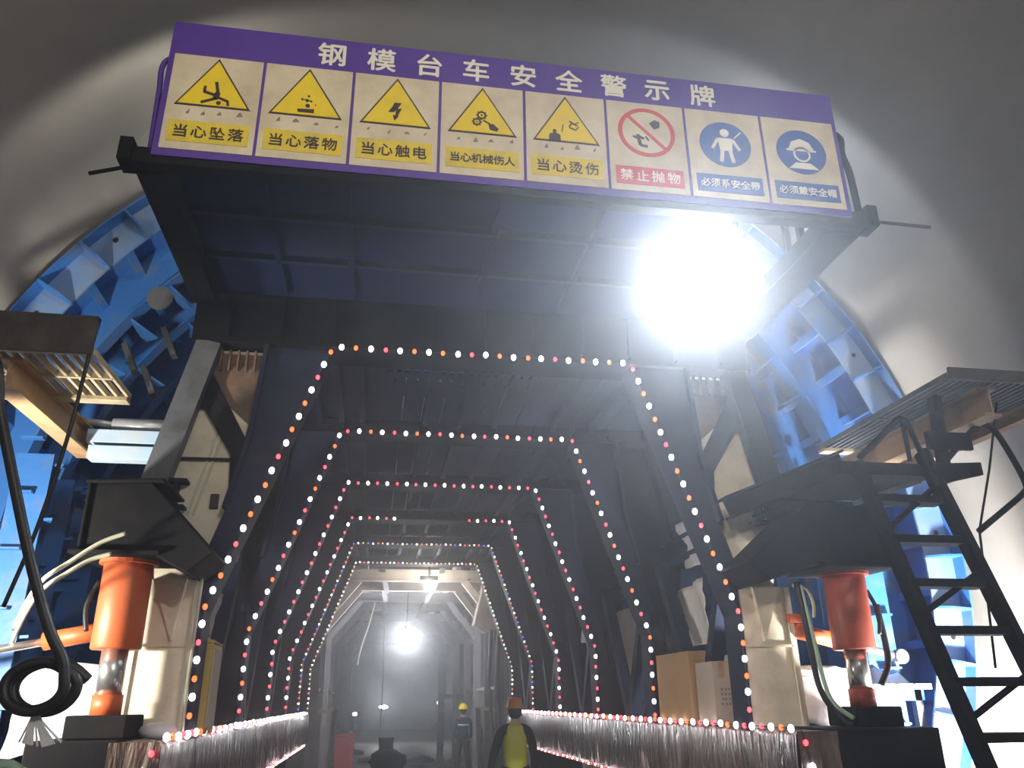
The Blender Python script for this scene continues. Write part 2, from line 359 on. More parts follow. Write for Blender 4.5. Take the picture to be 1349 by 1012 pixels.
# front outriggers that carry the jacks
for s, dx in ((-1, 0.0), (1, 0.28)):
    pts = [(2.48+dx, 3.0), (2.13+dx*0.3, 3.02), (1.72, 2.6), (1.86, 2.48), (2.1+dx*0.4, 2.6), (2.45+dx, 2.6)]
    mb = MB().prism([(s*a, b) for a, b in pts], 5.12, 5.62)
    mb.prism([(s*(2.50+dx), 3.02), (s*2.05, 3.04), (s*2.05, 3.02), (s*(2.50+dx), 3.0)], 5.08, 5.66)
    mb.box(*sorted((s*(2.02+dx*0.9), s*(2.53+dx))), 5.08, 5.66, 2.575, 2.6)
    mb.box(*sorted((s*(2.47+dx), s*(2.49+dx))), 5.1, 5.64, 2.6, 3.0)
    tag(mb.build('outrigger', 'dark', trolley, bevel=0.006), 'black box-section bracket over the hydraulic jack')
# right strut arm that rises to the landing
MB().ibeam((1.74, 5.42, 3.03), (2.72, 5.42, 3.42), 0.16, 0.16, 0.02, (0, 0, 1)).build('outrigger_arm', 'dark', trolley)
# longitudinal members
for x in (-1.95, -0.7, 0.7, 1.95):
    MB().ibeam((x, 5.87, 4.52), (x, 16.3, 4.52), 0.2, 0.26, 0.025).build('longitudinal_girder', 'navy', trolley)
for s in (-1, 1):
    MB().ibeam((s*2.12, 5.62, 3.08), (s*2.12, 16.2, 3.08), 0.14, 0.2, 0.02).build('side_tie', 'navy', trolley)
for s in (-1, 1):
    bb = MB().box(*sorted((s*1.87, s*2.05)), 5.02, 16.3, 1.08, 1.545).build('bottom_beam', 'dark', trolley)
    mb = MB(); n = 90                       # creased film wrapped round the beam
    prof = [(1.835, 1.06), (1.83, 1.3), (1.835, 1.535), (1.86, 1.556), (2.07, 1.556)]
    vs = []; fs = []
    for i in range(n+1):
        y = 4.99+11.3*i/n
        for j, (x, z) in enumerate(prof):
            vs.append((s*(x+random.uniform(-0.008, 0.008)), y, z+random.uniform(-0.004, 0.004)))
    for i in range(n):
        for j in range(len(prof)-1): a = i*len(prof)+j; fs.append((a, a+1, a+len(prof)+1, a+len(prof)))
    mb.add(vs, fs)
    x0, x1 = 1.835, 2.10
    nx = 7; vs = []; fs = []
    for i in range(nx+1):
        for j in range(5): vs.append((s*(x0+(x1-x0)*i/nx), 4.975+random.uniform(-0.014, 0.0), 1.06+0.496*j/4))
    for i in range(nx):
        for j in range(4): a = i*5+j; fs.append((a, a+1, a+6, a+5))
    mb.add(vs, fs)
    tag(mb.build('film_wrap', 'film', bb, True), 'creased glossy plastic film wrapped round the beam')
    # diagonal braces between the portals, seen as dark V shapes
    for k in range(5):
        y0 = PY[k]+0.3
        mb = MB().beam((s*1.98, y0+0.05, 2.95), (s*1.98, y0+0.85, ZB), 0.11, 0.11).beam((s*1.98, y0+1.65, 2.95), (s*1.98, y0+0.85, ZB), 0.11, 0.11)
        mb.build('diagonal_brace', 'navy', trolley)
    # bogie boxes with wheels
    for y0 in (5.06, 14.6):
        xa, xb = (2.08, 2.55) if s < 0 else (2.11, 2.86)
        bg = MB().box(*sorted((s*xa, s*xb)), y0, y0+0.62, 0.30, 1.565).build('bogie_box', 'dark', trolley, bevel=0.01)
        for dy in (0.14, 0.48):
            MB().lathe([(0.16, -0.06), (0.2, -0.05), (0.2, 0.05), (0.16, 0.06)], (s*(xa+0.2), y0+dy, 0.26), 'x', 20).build('wheel', 'greysteel', bg)
# deck plates and slats over the portals
dk = MB()
for i in range(22):
    x = -2.09+i*0.19
    if 7 <= i <= 13: dk.box(x, x+0.182, 6.98, 16.2, 4.36, 4.385).box(x, x+0.182, 5.87, 6.22, 4.36, 4.385)
    else: dk.box(x, x+0.186, 5.87, 16.2, 4.36, 4.385)
for i in range(18):                       # slotted cover in the front bay
    x = -0.76+i*0.0745
    dk.box(x, x+(0.030 if i < 9 else 0.055), 6.22, 6.40, 4.36, 4.385)
dk.box(-0.76, 0.6, 6.40, 6.52, 4.36, 4.385)
for i in range(14): dk.box(-0.76+i*0.098, -0.68+i*0.098+0.008, 6.52, 6.62, 4.36, 4.385)
dk.box(-0.76, 0.6, 6.62, 6.98, 4.36, 4.385)
dk.build('deck_planks', 'navy', trolley)
for k in range(5):
    mb = MB()
    for x in (-1.35, -1.15, -0.95, -0.35, 0.0, 0.35, 0.95, 1.15, 1.35): mb.beam((x, PY[k]+0.26, 4.32), (x, PY[k+1], 4.32), 0.05, 0.07)
    mb.build('deck_joists', 'navy', trolley)

# rails under the bogies
for s in (-1, 1):
    xa = 2.28 if s < 0 else 2.31
    mb = MB().box(*sorted((s*(xa-0.06), s*(xa+0.06))), -1, 30, 0.0, 0.012).box(*sorted((s*(xa-0.012), s*(xa+0.012))), -1, 30, 0.012, 0.05).box(*sorted((s*(xa-0.035), s*(xa+0.035))), -1, 30, 0.05, 0.066)
    tag(mb.build('trolley_rail', 'greysteel'), 'steel rail on the floor under the %s row of bogies' % ('left' if s < 0 else 'right'), 'rail', 'trolley rails')

# hydraulic jacks on the outriggers
def jack(x, y, col, label, fx):
    t = thing('hydraulic_jack', label, 'hydraulic jack', (x, y, 1.565), 'hydraulic jacks')
    MB().lathe([(0.17, 2.548), (0.17, 2.572), (0.14, 2.573)], (x, y, 0), 'z', 26).build('mounting_flange', col, t, False)
    MB().lathe([(0.135, 2.05), (0.142, 2.06), (0.142, 2.55), (0.135, 2.56)], (x, y, 0), 'z', 28).build('barrel', col, t, True)
    MB().lathe([(0.075, 1.79), (0.075, 2.06)], (x, y, 0), 'z', 22).build('rod', 'chrome', t, True)
    MB().lathe([(0.085, 1.69), (0.085, 1.80)], (x, y, 0), 'z', 22).build('rod_collar', col, t, True)
    MB().box(x-0.16, x+0.17, y-0.17, y+0.2, 1.567, 1.69).build('foot_block', 'dark', t, bevel=0.01)
    MB().tube(smooth_path([(x-0.15*fx, y-0.02, 2.45), (x-0.19*fx, y-0.05, 2.3), (x-0.16*fx, y-0.07, 2.15)]), 0.014, 8).build('hose', 'black', t, True)
    return t
jack(-2.25, 5.35, 'orange', 'orange hydraulic jack under the bracket beside the coiled black hose', 1)
jack(2.535, 5.35, 'red_jack', 'brick red hydraulic jack beside the steel ladder', -1)
# horizontal side cylinders
def side_cyl(x0, x1, z0, z1, y, label):
    t = thing('side_cylinder', label, 'hydraulic cylinder', (x0, y, z0), 'side cylinders')
    a, b = Vector((x0, y, z0)), Vector((x1, y, z1)); d = (b-a)
    MB().tube([a, a+d*0.36], 0.055, 16).build('barrel', 'orange', t, True)
    MB().tube([a+d*0.36, b], 0.026, 12).build('rod', 'chrome', t, True)
    MB().box(x0-0.05, x0+0.05, y-0.05, y+0.05, z0+0.05, z0+0.11).build('valve_block', 'orange', t)
    MB().lathe([(0.052, -0.03), (0.052, 0.03)], b, 'y', 18).build('clevis', 'greysteel', t)
side_cyl(-2.36, -3.45, 2.19, 1.98, 5.62, 'orange side cylinder with long silver rod reaching the left blue panels')
side_cyl(2.25, 3.05, 2.20, 2.02, 5.62, 'orange side cylinder behind the brick red jack')

# ------------------------------------------------------------------ blue arch formwork
arch = thing('arch_formwork', 'bright blue ribbed steel arch shutter hugging the tunnel vault around the trolley', 'formwork', (0, 5.8, 0))
A0, A1 = -26, 206
def arc(r, a): t = math.radians(a); return (r*math.cos(t), CZ+r*math.sin(t))
mb = MB(); n = 78
for i in range(n):
    a, b = A0+(A1-A0)*i/n, A0+(A1-A0)*(i+1)/n
    mb.prism([arc(3.90, a), arc(3.915, a), arc(3.915, b), arc(3.90, b)], 5.84, 16.6)
mb.build('skin_plate', 'blue', arch)
def ring(name, y, r0, r1, t, m='blue', flange=0.0):
    mb = MB(); n = 78
    for i in range(n):
        a, b = A0+(A1-A0)*i/n, A0+(A1-A0)*(i+1)/n
        mb.prism([arc(r0, a), arc(r1, a), arc(r1, b), arc(r0, b)], y, y+t)
        if flange: mb.prism([arc(r0-0.012, a), arc(r0, a), arc(r0, b), arc(r0-0.012, b)], y-flange/2, y+flange/2+t)
    return mb.build(name, m, arch)
fr = ring('front_ring', 5.96, 3.66, 3.905, 0.02, 'blue_ring')
k = 0
a = A0+2
while a < A1-1:
    t = math.radians(a); er = Vector((math.cos(t), 0, math.sin(t))); c = Vector((0, 0, CZ))
    p = [c+er*3.9, c+er*3.64]
    mb = MB(); et = Vector((-math.sin(t), 0, math.cos(t)))*0.008
    q = [p[0]+Vector((0, 5.82, 0)), p[0]+Vector((0, 5.96, 0)), p[1]+Vector((0, 5.96, 0)), p[1]+Vector((0, 5.93, 0)), c+er*3.74+Vector((0, 5.84, 0))]
    vs = [x-et for x in q]+[x+et for x in q]
    mb.add(vs, [(0, 1, 2, 3, 4), (9, 8, 7, 6, 5)]+[(i, i+5, (i+1) % 5+5, (i+1) % 5) for i in range(5)])
    mb.build('ring_gusset', 'blue', fr)
    if k % 2 == 0:
        h = c+er*3.8+Vector((0, 5.957, 0))+Vector((-math.sin(t), 0, math.cos(t)))*0.2
        MB().lathe([(0.022, -0.004), (0.022, 0.0)], h, 'y', 10).build('bolt_hole', 'black', fr)
    a += 6.2; k += 1
for y in (6.55, 7.3, 8.1, 9.0, 10.0, 11.2, 12.6, 14.2, 15.8): ring('ring_rib', y, 3.55, 3.90, 0.02, 'blue', 0.14)
mb = MB(); a = A0+4
while a < A1:
    t = math.radians(a); er = Vector((math.cos(t), 0, math.sin(t))); et = Vector((-math.sin(t), 0, math.cos(t)))
    c = Vector((0, 0, CZ))+er*3.83
    v = [c+Vector((0, y, 0))+er*i*0.07+et*j*0.006 for y in (5.98, 16.5) for i, j in ((-1, -1), (1, -1), (1, 1), (-1, 1))]
    mb.add(v, [(3, 2, 1, 0), (4, 5, 6, 7), (0, 1, 5, 4), (1, 2, 6, 5), (2, 3, 7, 6), (3, 0, 4, 7)])
    c = Vector((0, 0, CZ))+er*3.765+et*0.03
    v = [c+Vector((0, y, 0))+er*i*0.006+et*j*0.035 for y in (5.98, 16.5) for i, j in ((-1, -1), (1, -1), (1, 1), (-1, 1))]
    mb.add(v, [(3, 2, 1, 0), (4, 5, 6, 7), (0, 1, 5, 4), (1, 2, 6, 5), (2, 3, 7, 6), (3, 0, 4, 7)])
    a += 6.2
mb.build('long_stiffener', 'blue', arch)
# second, deeper frame of the shutter with gusset plates between its ribs
for s in (-1, 1):
    for y in (6.55, 7.3):
        for a in (28, 35, 42, 49, 56) if y < 7 else (-8, 2, 12, 22, 32, 42):
            aa = a if s > 0 else 180-a
            t = math.radians(aa); er = Vector((math.cos(t), 0, math.sin(t)))
            c = Vector((0, 0, CZ)); et = Vector((-math.sin(t), 0, math.cos(t)))*0.008
            q = [c+er*3.56+Vector((0, y, 0)), c+er*3.56+Vector((0, y+0.5, 0)), c+er*3.25+Vector((0, y, 0))]
            mb = MB(); mb.add([x-et for x in q]+[x+et for x in q], [(0, 1, 2), (5, 4, 3), (0, 3, 4, 1), (1, 4, 5, 2), (2, 5, 3, 0)])
            mb.build('rib_gusset', 'blue', arch)
# lower inner shutter panels with framed pockets
for s in (-1, 1):
    for i, y0 in enumerate((6.1, 6.85, 7.6, 8.4)):
        xs = 3.18-0.1*(i == 0)
        mb = MB()
        mb.box(*sorted((s*(xs+0.25), s*(xs+0.27))), y0, y0+0.74, 0.9, 3.45)
        for y, w in ((y0, 0.23), (y0+0.4, 0.12)): mb.box(*sorted((s*(xs+0.25-w), s*(xs+0.25))), y, y+0.02, 0.9, 3.45)
        for j in range(7):
            z = 0.95+0.40*j
            mb.add([(s*(xs+0.25), y0+0.02, z), (s*(xs+0.25), y0+0.7, z), (s*(xs-0.04), y0+0.03, z+0.02), (s*(xs+0.25), y0+0.02, z+0.02), (s*(xs+0.25), y0+0.7, z+0.02), (s*(xs-0.04), y0+0.03, z+0.04)], [(0, 1, 2), (5, 4, 3), (0, 3, 4, 1), (1, 4, 5, 2), (2, 5, 3, 0)])
            mb.box(*sorted((s*(xs+0.10), s*(xs+0.25))), y0-0.06, y0+0.0, z+0.2, z+0.215)
        mb.build('side_panel', 'blue', arch)
# links between the trolley and the left shutter
mb = MB().tube([(-2.25, 5.75, 3.58), (-2.62, 5.75, 3.58)], 0.05, 14).tube([(-2.62, 5.75, 3.58), (-2.82, 5.75, 3.60)], 0.025, 12)
mb.build('screw_link', 'silver', arch, True)
MB().box(-2.76, -2.28, 5.68, 5.80, 3.43, 3.525).build('link_channel', 'blue_pale', arch, bevel=0.004)
MB().box(-2.73, -2.28, 5.66, 5.78, 3.31, 3.405).build('link_channel', 'blue_pale', arch, bevel=0.004)
MB().lathe([(0.10, 0), (0.10, 0.02)], (-2.55, 6.05, 4.75), 'y', 18).build('pad_plate', 'greysteel', arch)
mb = MB()
for x, z in ((-2.72, 4.3), (-2.56, 4.12), (-2.46, 4.45)): mb.beam((x, 6.0, z), (x+0.1, 6.0, z-0.22), 0.04, 0.1, (0, 1, 0))
mb.build('tie_strap', 'greysteel', arch)

# ------------------------------------------------------------------ overhead platform in front of the trolley
pf = thing('overhead_platform', 'dark navy cantilevered platform under the signboard with a triangular gap at its right end', 'work platform', (0, 3.85, 4.545))
mb = MB()
mb.prism([(-2.06, 3.92), (1.22, 3.92), (1.24, 4.0), (1.92, 4.76), (1.92, 5.54), (-2.06, 5.54)], 4.575, 4.585, 'z')
mb.build('floor_plate', 'navy_plate', pf)
FB = MB().box(-2.16, 2.17, 3.845, 3.93, 4.46, 4.56).build('front_beam', 'dark', pf, bevel=0.006)
for x in (-2.22, 2.15): MB().box(x, x+0.07, 3.82, 3.96, 4.455, 4.60).build('corner_bracket', 'dark', pf, bevel=0.004)
MB().box(-2.15, -1.98, 3.93, 5.5, 4.45, 4.57).build('side_beam', 'dark', pf, bevel=0.006)
MB().box(1.90, 2.15, 3.93, 5.5, 4.44, 4.57).build('side_beam', 'dark', pf, bevel=0.006)
MB().beam((1.235, 3.93, 4.55), (1.93, 4.78, 4.55), 0.05, 0.05).build('diagonal_member', 'navy', pf)
for x in (-1.5, -1.02, -0.1, 0.55): MB().box(x-0.018, x+0.018, 3.93, 5.45, 4.53, 4.575).build('joist', 'navy_plate', pf)
mb = MB()
for y in (4.42, 4.95): mb.box(-1.98, 1.3 if y < 4.6 else 1.9, y-0.02, y+0.02, 4.53, 4.575)
mb.build('cross_joist', 'navy', pf)
for s, x in ((-1, -2.1), (1, 2.06)):
    r = MB().tube(smooth_path([(x, 3.95, 4.57), (x-0.005, 3.93, 5.0), (x-0.01, 3.92, 5.17), (x+0.03*-s, 3.92, 5.24), (x+0.14*-s, 3.92, 5.26)], 5), 0.016, 8).tube([(x-0.01, 3.93, 5.0), (x-0.12*s, 3.93, 5.0)], 0.014, 8)
    r.build('guard_rail', 'purple' if s < 0 else 'dark', pf, True)
mb = MB().tube(smooth_path([(2.09, 3.93, 5.22), (2.14, 3.93, 5.17), (2.13, 3.93, 5.05), (2.16, 3.93, 4.9), (2.17, 3.93, 4.6)], 5), 0.022, 8)
mb.build('guard_rail', 'dark', pf, True)
for x in (-2.05, 2.05):
    for y in (4.6, 5.35): MB().box(x-0.02, x+0.02, y-0.02, y+0.02, 4.585, 5.45).build('guard_post', 'dark', pf)
MB().tube([(-2.15, 3.9, 4.37+0.1), (-2.36, 3.88, 4.38)], 0.011, 8).build('steel_rod', 'dark', pf)
MB().tube([(2.15, 3.9, 4.535), (2.63, 3.9, 4.53)], 0.011, 8).build('steel_rod', 'greysteel', pf)
for x0, x1, z in ((-1.92, -1.74, 4.60), (-0.92, -0.80, 4.60), (-0.76, -0.70, 4.60)):
    MB().box(x0, x1, 5.43, 5.45, z-0.012, z+0.004).build('gap_light_strip', 'sign_white', pf)  # pale strips standing in for light through the platform's rear gap

# ------------------------------------------------------------------ safety signboard
SY = 3.832
sg = thing('safety_signboard', 'long purple safety signboard with eight hazard panels hung on the overhead platform', 'signboard', (0, SY, 4.5))
MB().box(-2.055, 2.05, SY, SY+0.012, 4.505, 5.44).build('backing_board', 'purple', sg)
mb = MB()
for z in (4.55, 5.0, 5.40): mb.box(-2.04, 2.04, SY+0.012, SY+0.045, z-0.02, z+0.02)
for x in (-2.0, -1.0, 0, 1.0, 2.0): mb.box(x-0.02, x+0.02, SY+0.012, SY+0.045, 4.52, 5.43)
mb.build('rear_frame', 'dark', sg)
def letters(name, items, m, parent, y, bold=0.004):
    """items: (text, size, x, z) all in one mesh standing on the plane y, read from the front"""
    mb = MB()
    for body, size, x, z in items:
        vs, fs = text_mesh(body, size, 0.0012, 0.0)
        for q, (dx, dz) in enumerate(((0, 0), (1, 0), (-1, 0), (0, 1), (0, -1))):
            mb.add([(x+v[0]+dx*bold, y-v[2]-0.0012-0.00012*q, z+v[1]+dz*bold) for v in vs], fs)
    return mb.build(name, m, parent)
tx = (-1.155, -0.863, -0.577, -0.295, -0.003, 0.284, 0.571, 0.853, 1.155)
for c, x in zip('钢模台车安全警示牌', tx): letters('title_character', [(c, 0.175, x, 5.322)], 'letter_white', sg, SY-0.001, 0.0035)
def flat(mb, pts, y, t=0.0025): return mb.prism(pts, y-t, y)
def stroke(mb, p, q, w, y):
    p, q = Vector(p), Vector(q); d = (q-p).normalized(); nrm = Vector((-d.y, d.x))*w/2
    return flat(mb, [tuple(p+nrm), tuple(p-nrm), tuple(q-nrm), tuple(q+nrm)], y)
def disc(mb, c, r, y, n=20): return flat(mb, [(c[0]+r*math.cos(2*PI*i/n), c[1]+r*math.sin(2*PI*i/n)) for i in range(n)], y)
def annulus(mb, c, r0, r1, y, n=32):
    for i in range(n):
        a, b = 2*PI*i/n, 2*PI*(i+1)/n
        flat(mb, [(c[0]+r*math.cos(t), c[1]+r*math.sin(t)) for r, t in ((r0, a), (r1, a), (r1, b), (r0, b))], y)
    return mb
caps = ['当心坠落', '当心落物', '当心触电', '当心机械伤人', '当心烫伤', '禁止抛物', '必须系安全带', '必须戴安全帽']
for i in range(8):
    cx = -1.777+0.5075*i; p = MB().box(cx-0.245, cx+0.245, SY-0.004, SY, 4.552, 5.205).build('hazard_panel', 'sign_white', sg)
    y1, y2, y3 = SY-0.004, SY-0.0065, SY-0.009
    if i < 5:
        zb = 4.848
        flat(MB(), [(cx-0.205, zb), (cx+0.205, zb), (cx, zb+0.345)], y1).build('triangle_border', 'ink', p)
        flat(MB(), [(cx-0.187, zb+0.011), (cx+0.187, zb+0.011), (cx, zb+0.325)], y2).build('warning_triangle', 'yellow', p)
        mb = MB()
        if i == 0:
            U = lambda x, y: (cx+(x-445)*0.00083, zb+(462-y)*0.00083)
            for a, b, w in (((450, 250), (470, 345), 0.018), ((470, 340), (455, 395), 0.030), ((382, 292), (380, 345), 0.015), ((378, 340), (455, 362), 0.018), ((368, 432), (462, 388), 0.017), ((472, 378), (540, 405), 0.016), ((538, 400), (545, 442), 0.014)): stroke(mb, U(*a), U(*b), w, y3)
            disc(mb, U(482, 424), 0.013, y3)
        elif i == 1:
            U = lambda x, y: (cx+(x-1062)*0.0009, zb+(545-y)*0.0009)
            for a, r in (((1072, 386), 0.007), ((1034, 415), 0.007), ((1064, 422), 0.010), ((1090, 426), 0.006), ((1118, 452), 0.004), ((1070, 462), 0.013)): disc(mb, U(*a), r, y3)
            flat(mb, [U(1008, 492), U(1112, 486), U(1112, 516), U(1012, 516)], y3); stroke(mb, U(1045, 415), U(1090, 424), 0.006, y3)
        elif i == 2:
            U = lambda x, y: (cx+(x-272)*0.00113, zb+(548-y)*0.00113)
            flat(mb, [U(262, 406), U(298, 406), U(276, 448), U(246, 448)], y3); flat(mb, [U(232, 468), U(248, 440), U(276, 444), U(262, 466)], y3)
            flat(mb, [U(272, 446), U(300, 440), U(280, 492), U(268, 492)], y3); flat(mb, [U(256, 486), U(286, 490), U(266, 520)], y3)
        elif i == 3:
            U = lambda x, y: (cx+(x-712)*0.00117, zb+(600-y)*0.00117)
            for c, r in (((707, 485), 0.028), ((683, 528), 0.025)):
                annulus(mb, U(*c), r*0.62, r, y3, 20); disc(mb, U(*c), r*0.22, y3)
                for t in range(8): stroke(mb, (U(*c)[0]+r*0.9*math.cos(t*PI/4), U(*c)[1]+r*0.9*math.sin(t*PI/4)), (U(*c)[0]+r*1.2*math.cos(t*PI/4), U(*c)[1]+r*1.2*math.sin(t*PI/4)), 0.009, y3)
            stroke(mb, U(715, 515), U(750, 535), 0.010, y3); flat(mb, [U(742, 540), U(765, 532), U(795, 562), U(785, 578), U(750, 570)], y3)
        else:
            U = lambda x, y: (cx+(x-1135)*0.00121, zb+(640-y)*0.00121)
            disc(mb, U(1075, 578), 0.012, y3); flat(mb, [U(1045, 634), U(1105, 638), U(1103, 600), U(1078, 586), U(1048, 598)], y3)
            for a, b, w in (((1112, 580), (1120, 535), 0.006), ((1152, 510), (1192, 535), 0.009), ((1150, 545), (1165, 520), 0.010), ((1150, 548), (1185, 562), 0.008), ((1185, 560), (1200, 538), 0.007), ((1172, 530), (1200, 512), 0.006)): stroke(mb, U(*a), U(*b), w, y3)
        mb.build('pictogram', 'ink', p)
        MB().box(cx-0.215, cx+0.215, y1-0.003, y1, 4.602, 4.742).build('caption_bar', 'yellow_dirty', p)
        n = len(caps[i]); st = 0.098 if n == 4 else 0.064; sz = 0.088 if n == 4 else 0.066
        letters('caption_lettering', [(c, sz, cx+(j-(n-1)/2)*st, 4.672) for j, c in enumerate(caps[i])], 'ink', p, y1-0.0035, 0.0012)
        for j in range(4):
            x = cx-0.17+0.1*j+0.04*random.random(); z = 4.785+0.02*random.random()
            flat(MB(), [(x, z), (x+0.012+0.03*random.random(), z+0.004), (x+0.018, z+0.02+0.02*random.random()), (x+0.002, z+0.012)], y1, 0.001).build('grey_smudge', 'stain', p)
    else:
        zc = 4.985 if i == 5 else 4.955
        c = (cx, zc); mcol = 'red' if i == 5 else 'blue_print'
        if i == 5:
            mb = annulus(MB(), c, 0.155, 0.182, y1); stroke(mb, (cx-0.12, zc+0.12), (cx+0.12, zc-0.12), 0.022, y1-0.0005); mb.build('prohibition_ring', 'red', p)
            mb = MB()
            flat(mb, [(cx+0.02, zc+0.07), (cx+0.055, zc+0.10), (cx+0.09, zc+0.085), (cx+0.085, zc+0.045), (cx+0.05, zc+0.03)], y1)
            for a, b, w in (((-0.06, -0.02), (-0.045, -0.10), 0.022), ((-0.045, -0.10), (0.0, -0.105), 0.018), ((-0.06, -0.03), (-0.02, -0.05), 0.016), ((-0.09, -0.035), (-0.06, -0.05), 0.014), ((-0.01, -0.03), (0.01, -0.06), 0.012)): stroke(mb, (cx+a[0], zc+a[1]), (cx+b[0], zc+b[1]), w, y1)
            mb.build('pictogram', 'ink', p)
        else:
            disc(MB(), c, 0.168, y1, 36).build('mandatory_disc', 'blue_print', p)
            mb = MB()
            if i == 7:
                annulus(mb, (cx, zc-0.02), 0.045, 0.058, y2, 20)
                flat(mb, [(cx-0.085, zc+0.02), (cx+0.085, zc+0.02), (cx+0.06, zc+0.075), (cx, zc+0.10), (cx-0.06, zc+0.075)], y2)
                flat(mb, [(cx-0.10, zc+0.004), (cx+0.10, zc+0.004), (cx+0.10, zc+0.018), (cx-0.10, zc+0.018)], y2)
                flat(mb, [(cx-0.10, zc-0.13), (cx+0.10, zc-0.13), (cx+0.05, zc-0.085), (cx-0.05, zc-0.085)], y2)
            else:
                disc(mb, (cx, zc+0.085), 0.03, y2); flat(mb, [(cx-0.05, zc+0.045), (cx+0.05, zc+0.045), (cx+0.04, zc-0.05), (cx-0.04, zc-0.05)], y2)
                for a, b, w in (((-0.05, 0.035), (-0.09, -0.04), 0.02), ((0.05, 0.035), (0.09, -0.04), 0.02), ((-0.025, -0.05), (-0.04, -0.135), 0.025), ((0.025, -0.05), (0.04, -0.135), 0.025), ((0.06, 0.05), (0.11, 0.1), 0.008)): stroke(mb, (cx+a[0], zc+a[1]), (cx+b[0], zc+b[1]), w, y2)
            mb.build('pictogram', 'letter_white', p)
        MB().box(cx-0.212, cx+0.212, y1-0.003, y1, 4.596, 4.722).build('caption_bar', mcol, p)
        n = len(caps[i]); st = 0.098 if n == 4 else 0.064; sz = 0.086 if n == 4 else 0.064
        letters('caption_lettering', [(ch, sz, cx+(j-(n-1)/2)*st, 4.66) for j, ch in enumerate(caps[i])], 'letter_white', p, y1-0.0035, 0.0012)

# ------------------------------------------------------------------ floodlight under the platform
fl = thing('floodlight', 'round floodlight glaring white under the right end of the overhead platform', 'floodlight', (1.235, 4.52, 4.265))
d = (Vector((-0.55, 0.0, 2.0))-Vector((1.235, 4.45, 4.265))).normalized(); rot = d.to_track_quat('Z', 'Y').to_matrix()
def oriented(mb, c):
    mb.v = [tuple(Vector(c)+rot @ Vector(v)) for v in mb.v]; return mb
FC = (1.235, 4.45, 4.265)
oriented(MB().lathe([(0.06, -0.14), (0.11, -0.13), (0.2, -0.04), (0.215, 0.0), (0.205, 0.01), (0.19, -0.01)], (0, 0, 0), 'z', 32), FC).build('housing', 'greysteel', fl, True)
oriented(MB().lathe([(0.19, -0.006), (0.19, 0.002), (0.12, 0.012), (0.001, 0.016)], (0, 0, 0), 'z', 32), FC).build('lens', 'lens', fl, True)
MB().tube([(1.03, 4.49, 4.27), (1.02, 4.5, 4.50), (1.45, 4.5, 4.50), (1.44, 4.49, 4.27)], 0.014, 8).build('yoke', 'dark', fl)
MB().box(1.19, 1.28, 4.46, 4.55, 4.49, 4.535).build('mount', 'dark', fl)
# lamps hung behind the signboard
for x, y, z, l in ((-1.9, 4.45, 5.30, 'small work lamp hung behind the left end of the signboard'), (1.95, 4.35, 5.25, 'small work lamp hung behind the right end of the signboard')):
    t = thing('work_lamp', l, 'work lamp', (x, y-0.1, z), 'work lamps behind the signboard')
    MB().box(x-0.09, x+0.09, y-0.12, y-0.05, z-0.07, z+0.07).build('housing', 'dark', t, bevel=0.01)
    MB().box(x-0.02, x+0.02, y-0.11, y-0.07, 4.585, z-0.07).build('stand', 'dark', t)

t = thing('deck_fill_lamp', 'small upturned lamp added on the trolley deck to light the arch crown', 'work lamp', (-0.2, 10.8, 4.39))
MB().box(-0.3, -0.1, 10.7, 10.9, 4.72, 4.80).build('housing', 'dark', t, bevel=0.01)  # body added for the fill light above the deck
MB().box(-0.22, -0.18, 10.78, 10.82, 4.386, 4.72).build('stand', 'dark', t)
# ------------------------------------------------------------------ side platforms with gratings
def side_platform(x0, x1, y0, y1, z, label, s):
    t = thing('side_platform', label, 'side platform', ((x0+x1)/2, y0, z), 'side platforms')
    g = MB(); n = 17; 
    for i in range(n+1):
        x = x0+(x1-x0)*i/n; g.box(x-0.009, x+0.009, y0, y1, z-0.035, z)
    for y in (y0, (y0+y1)/2, y1): g.box(min(x0, x1), max(x0, x1), y-0.012, y+0.012, z-0.04, z+0.003)
    g.build('grating', 'grate' if s < 0 else 'greysteel', t)
    MB().box(min(x0, x1), max(x0, x1), y1-0.06, y1+0.03, z-0.06, z-0.036).build('rear_angle', 'grate', t)
    MB().box(min(x0, x1), max(x0, x1), y0-0.03, y0-0.012, z-0.04, z+0.19 if s < 0 else z+0.03).build('toe_board', 'mesh_dark', t)
    xb = x0+(x1-x0)*0.42
    MB().ibeam((xb, y0+0.1, z-0.13), (xb, y1+0.75, z-0.13), 0.12, 0.19, 0.016).build('bearer', 'tan', t)
    MB().ibeam((x1, y0+0.12, z-0.09), (x1, y1+0.5, z-0.09), 0.08, 0.1, 0.012).build('bearer', 'tan', t)
    return t
side_platform(-2.36, -3.45, 4.43, 5.16, 3.6, 'lit bar grating platform with dark toe board on the left side of the trolley', -1)
side_platform(2.66, 3.5, 4.08, 5.6, 3.6, 'dark bar grating platform above the steel ladder', 1)
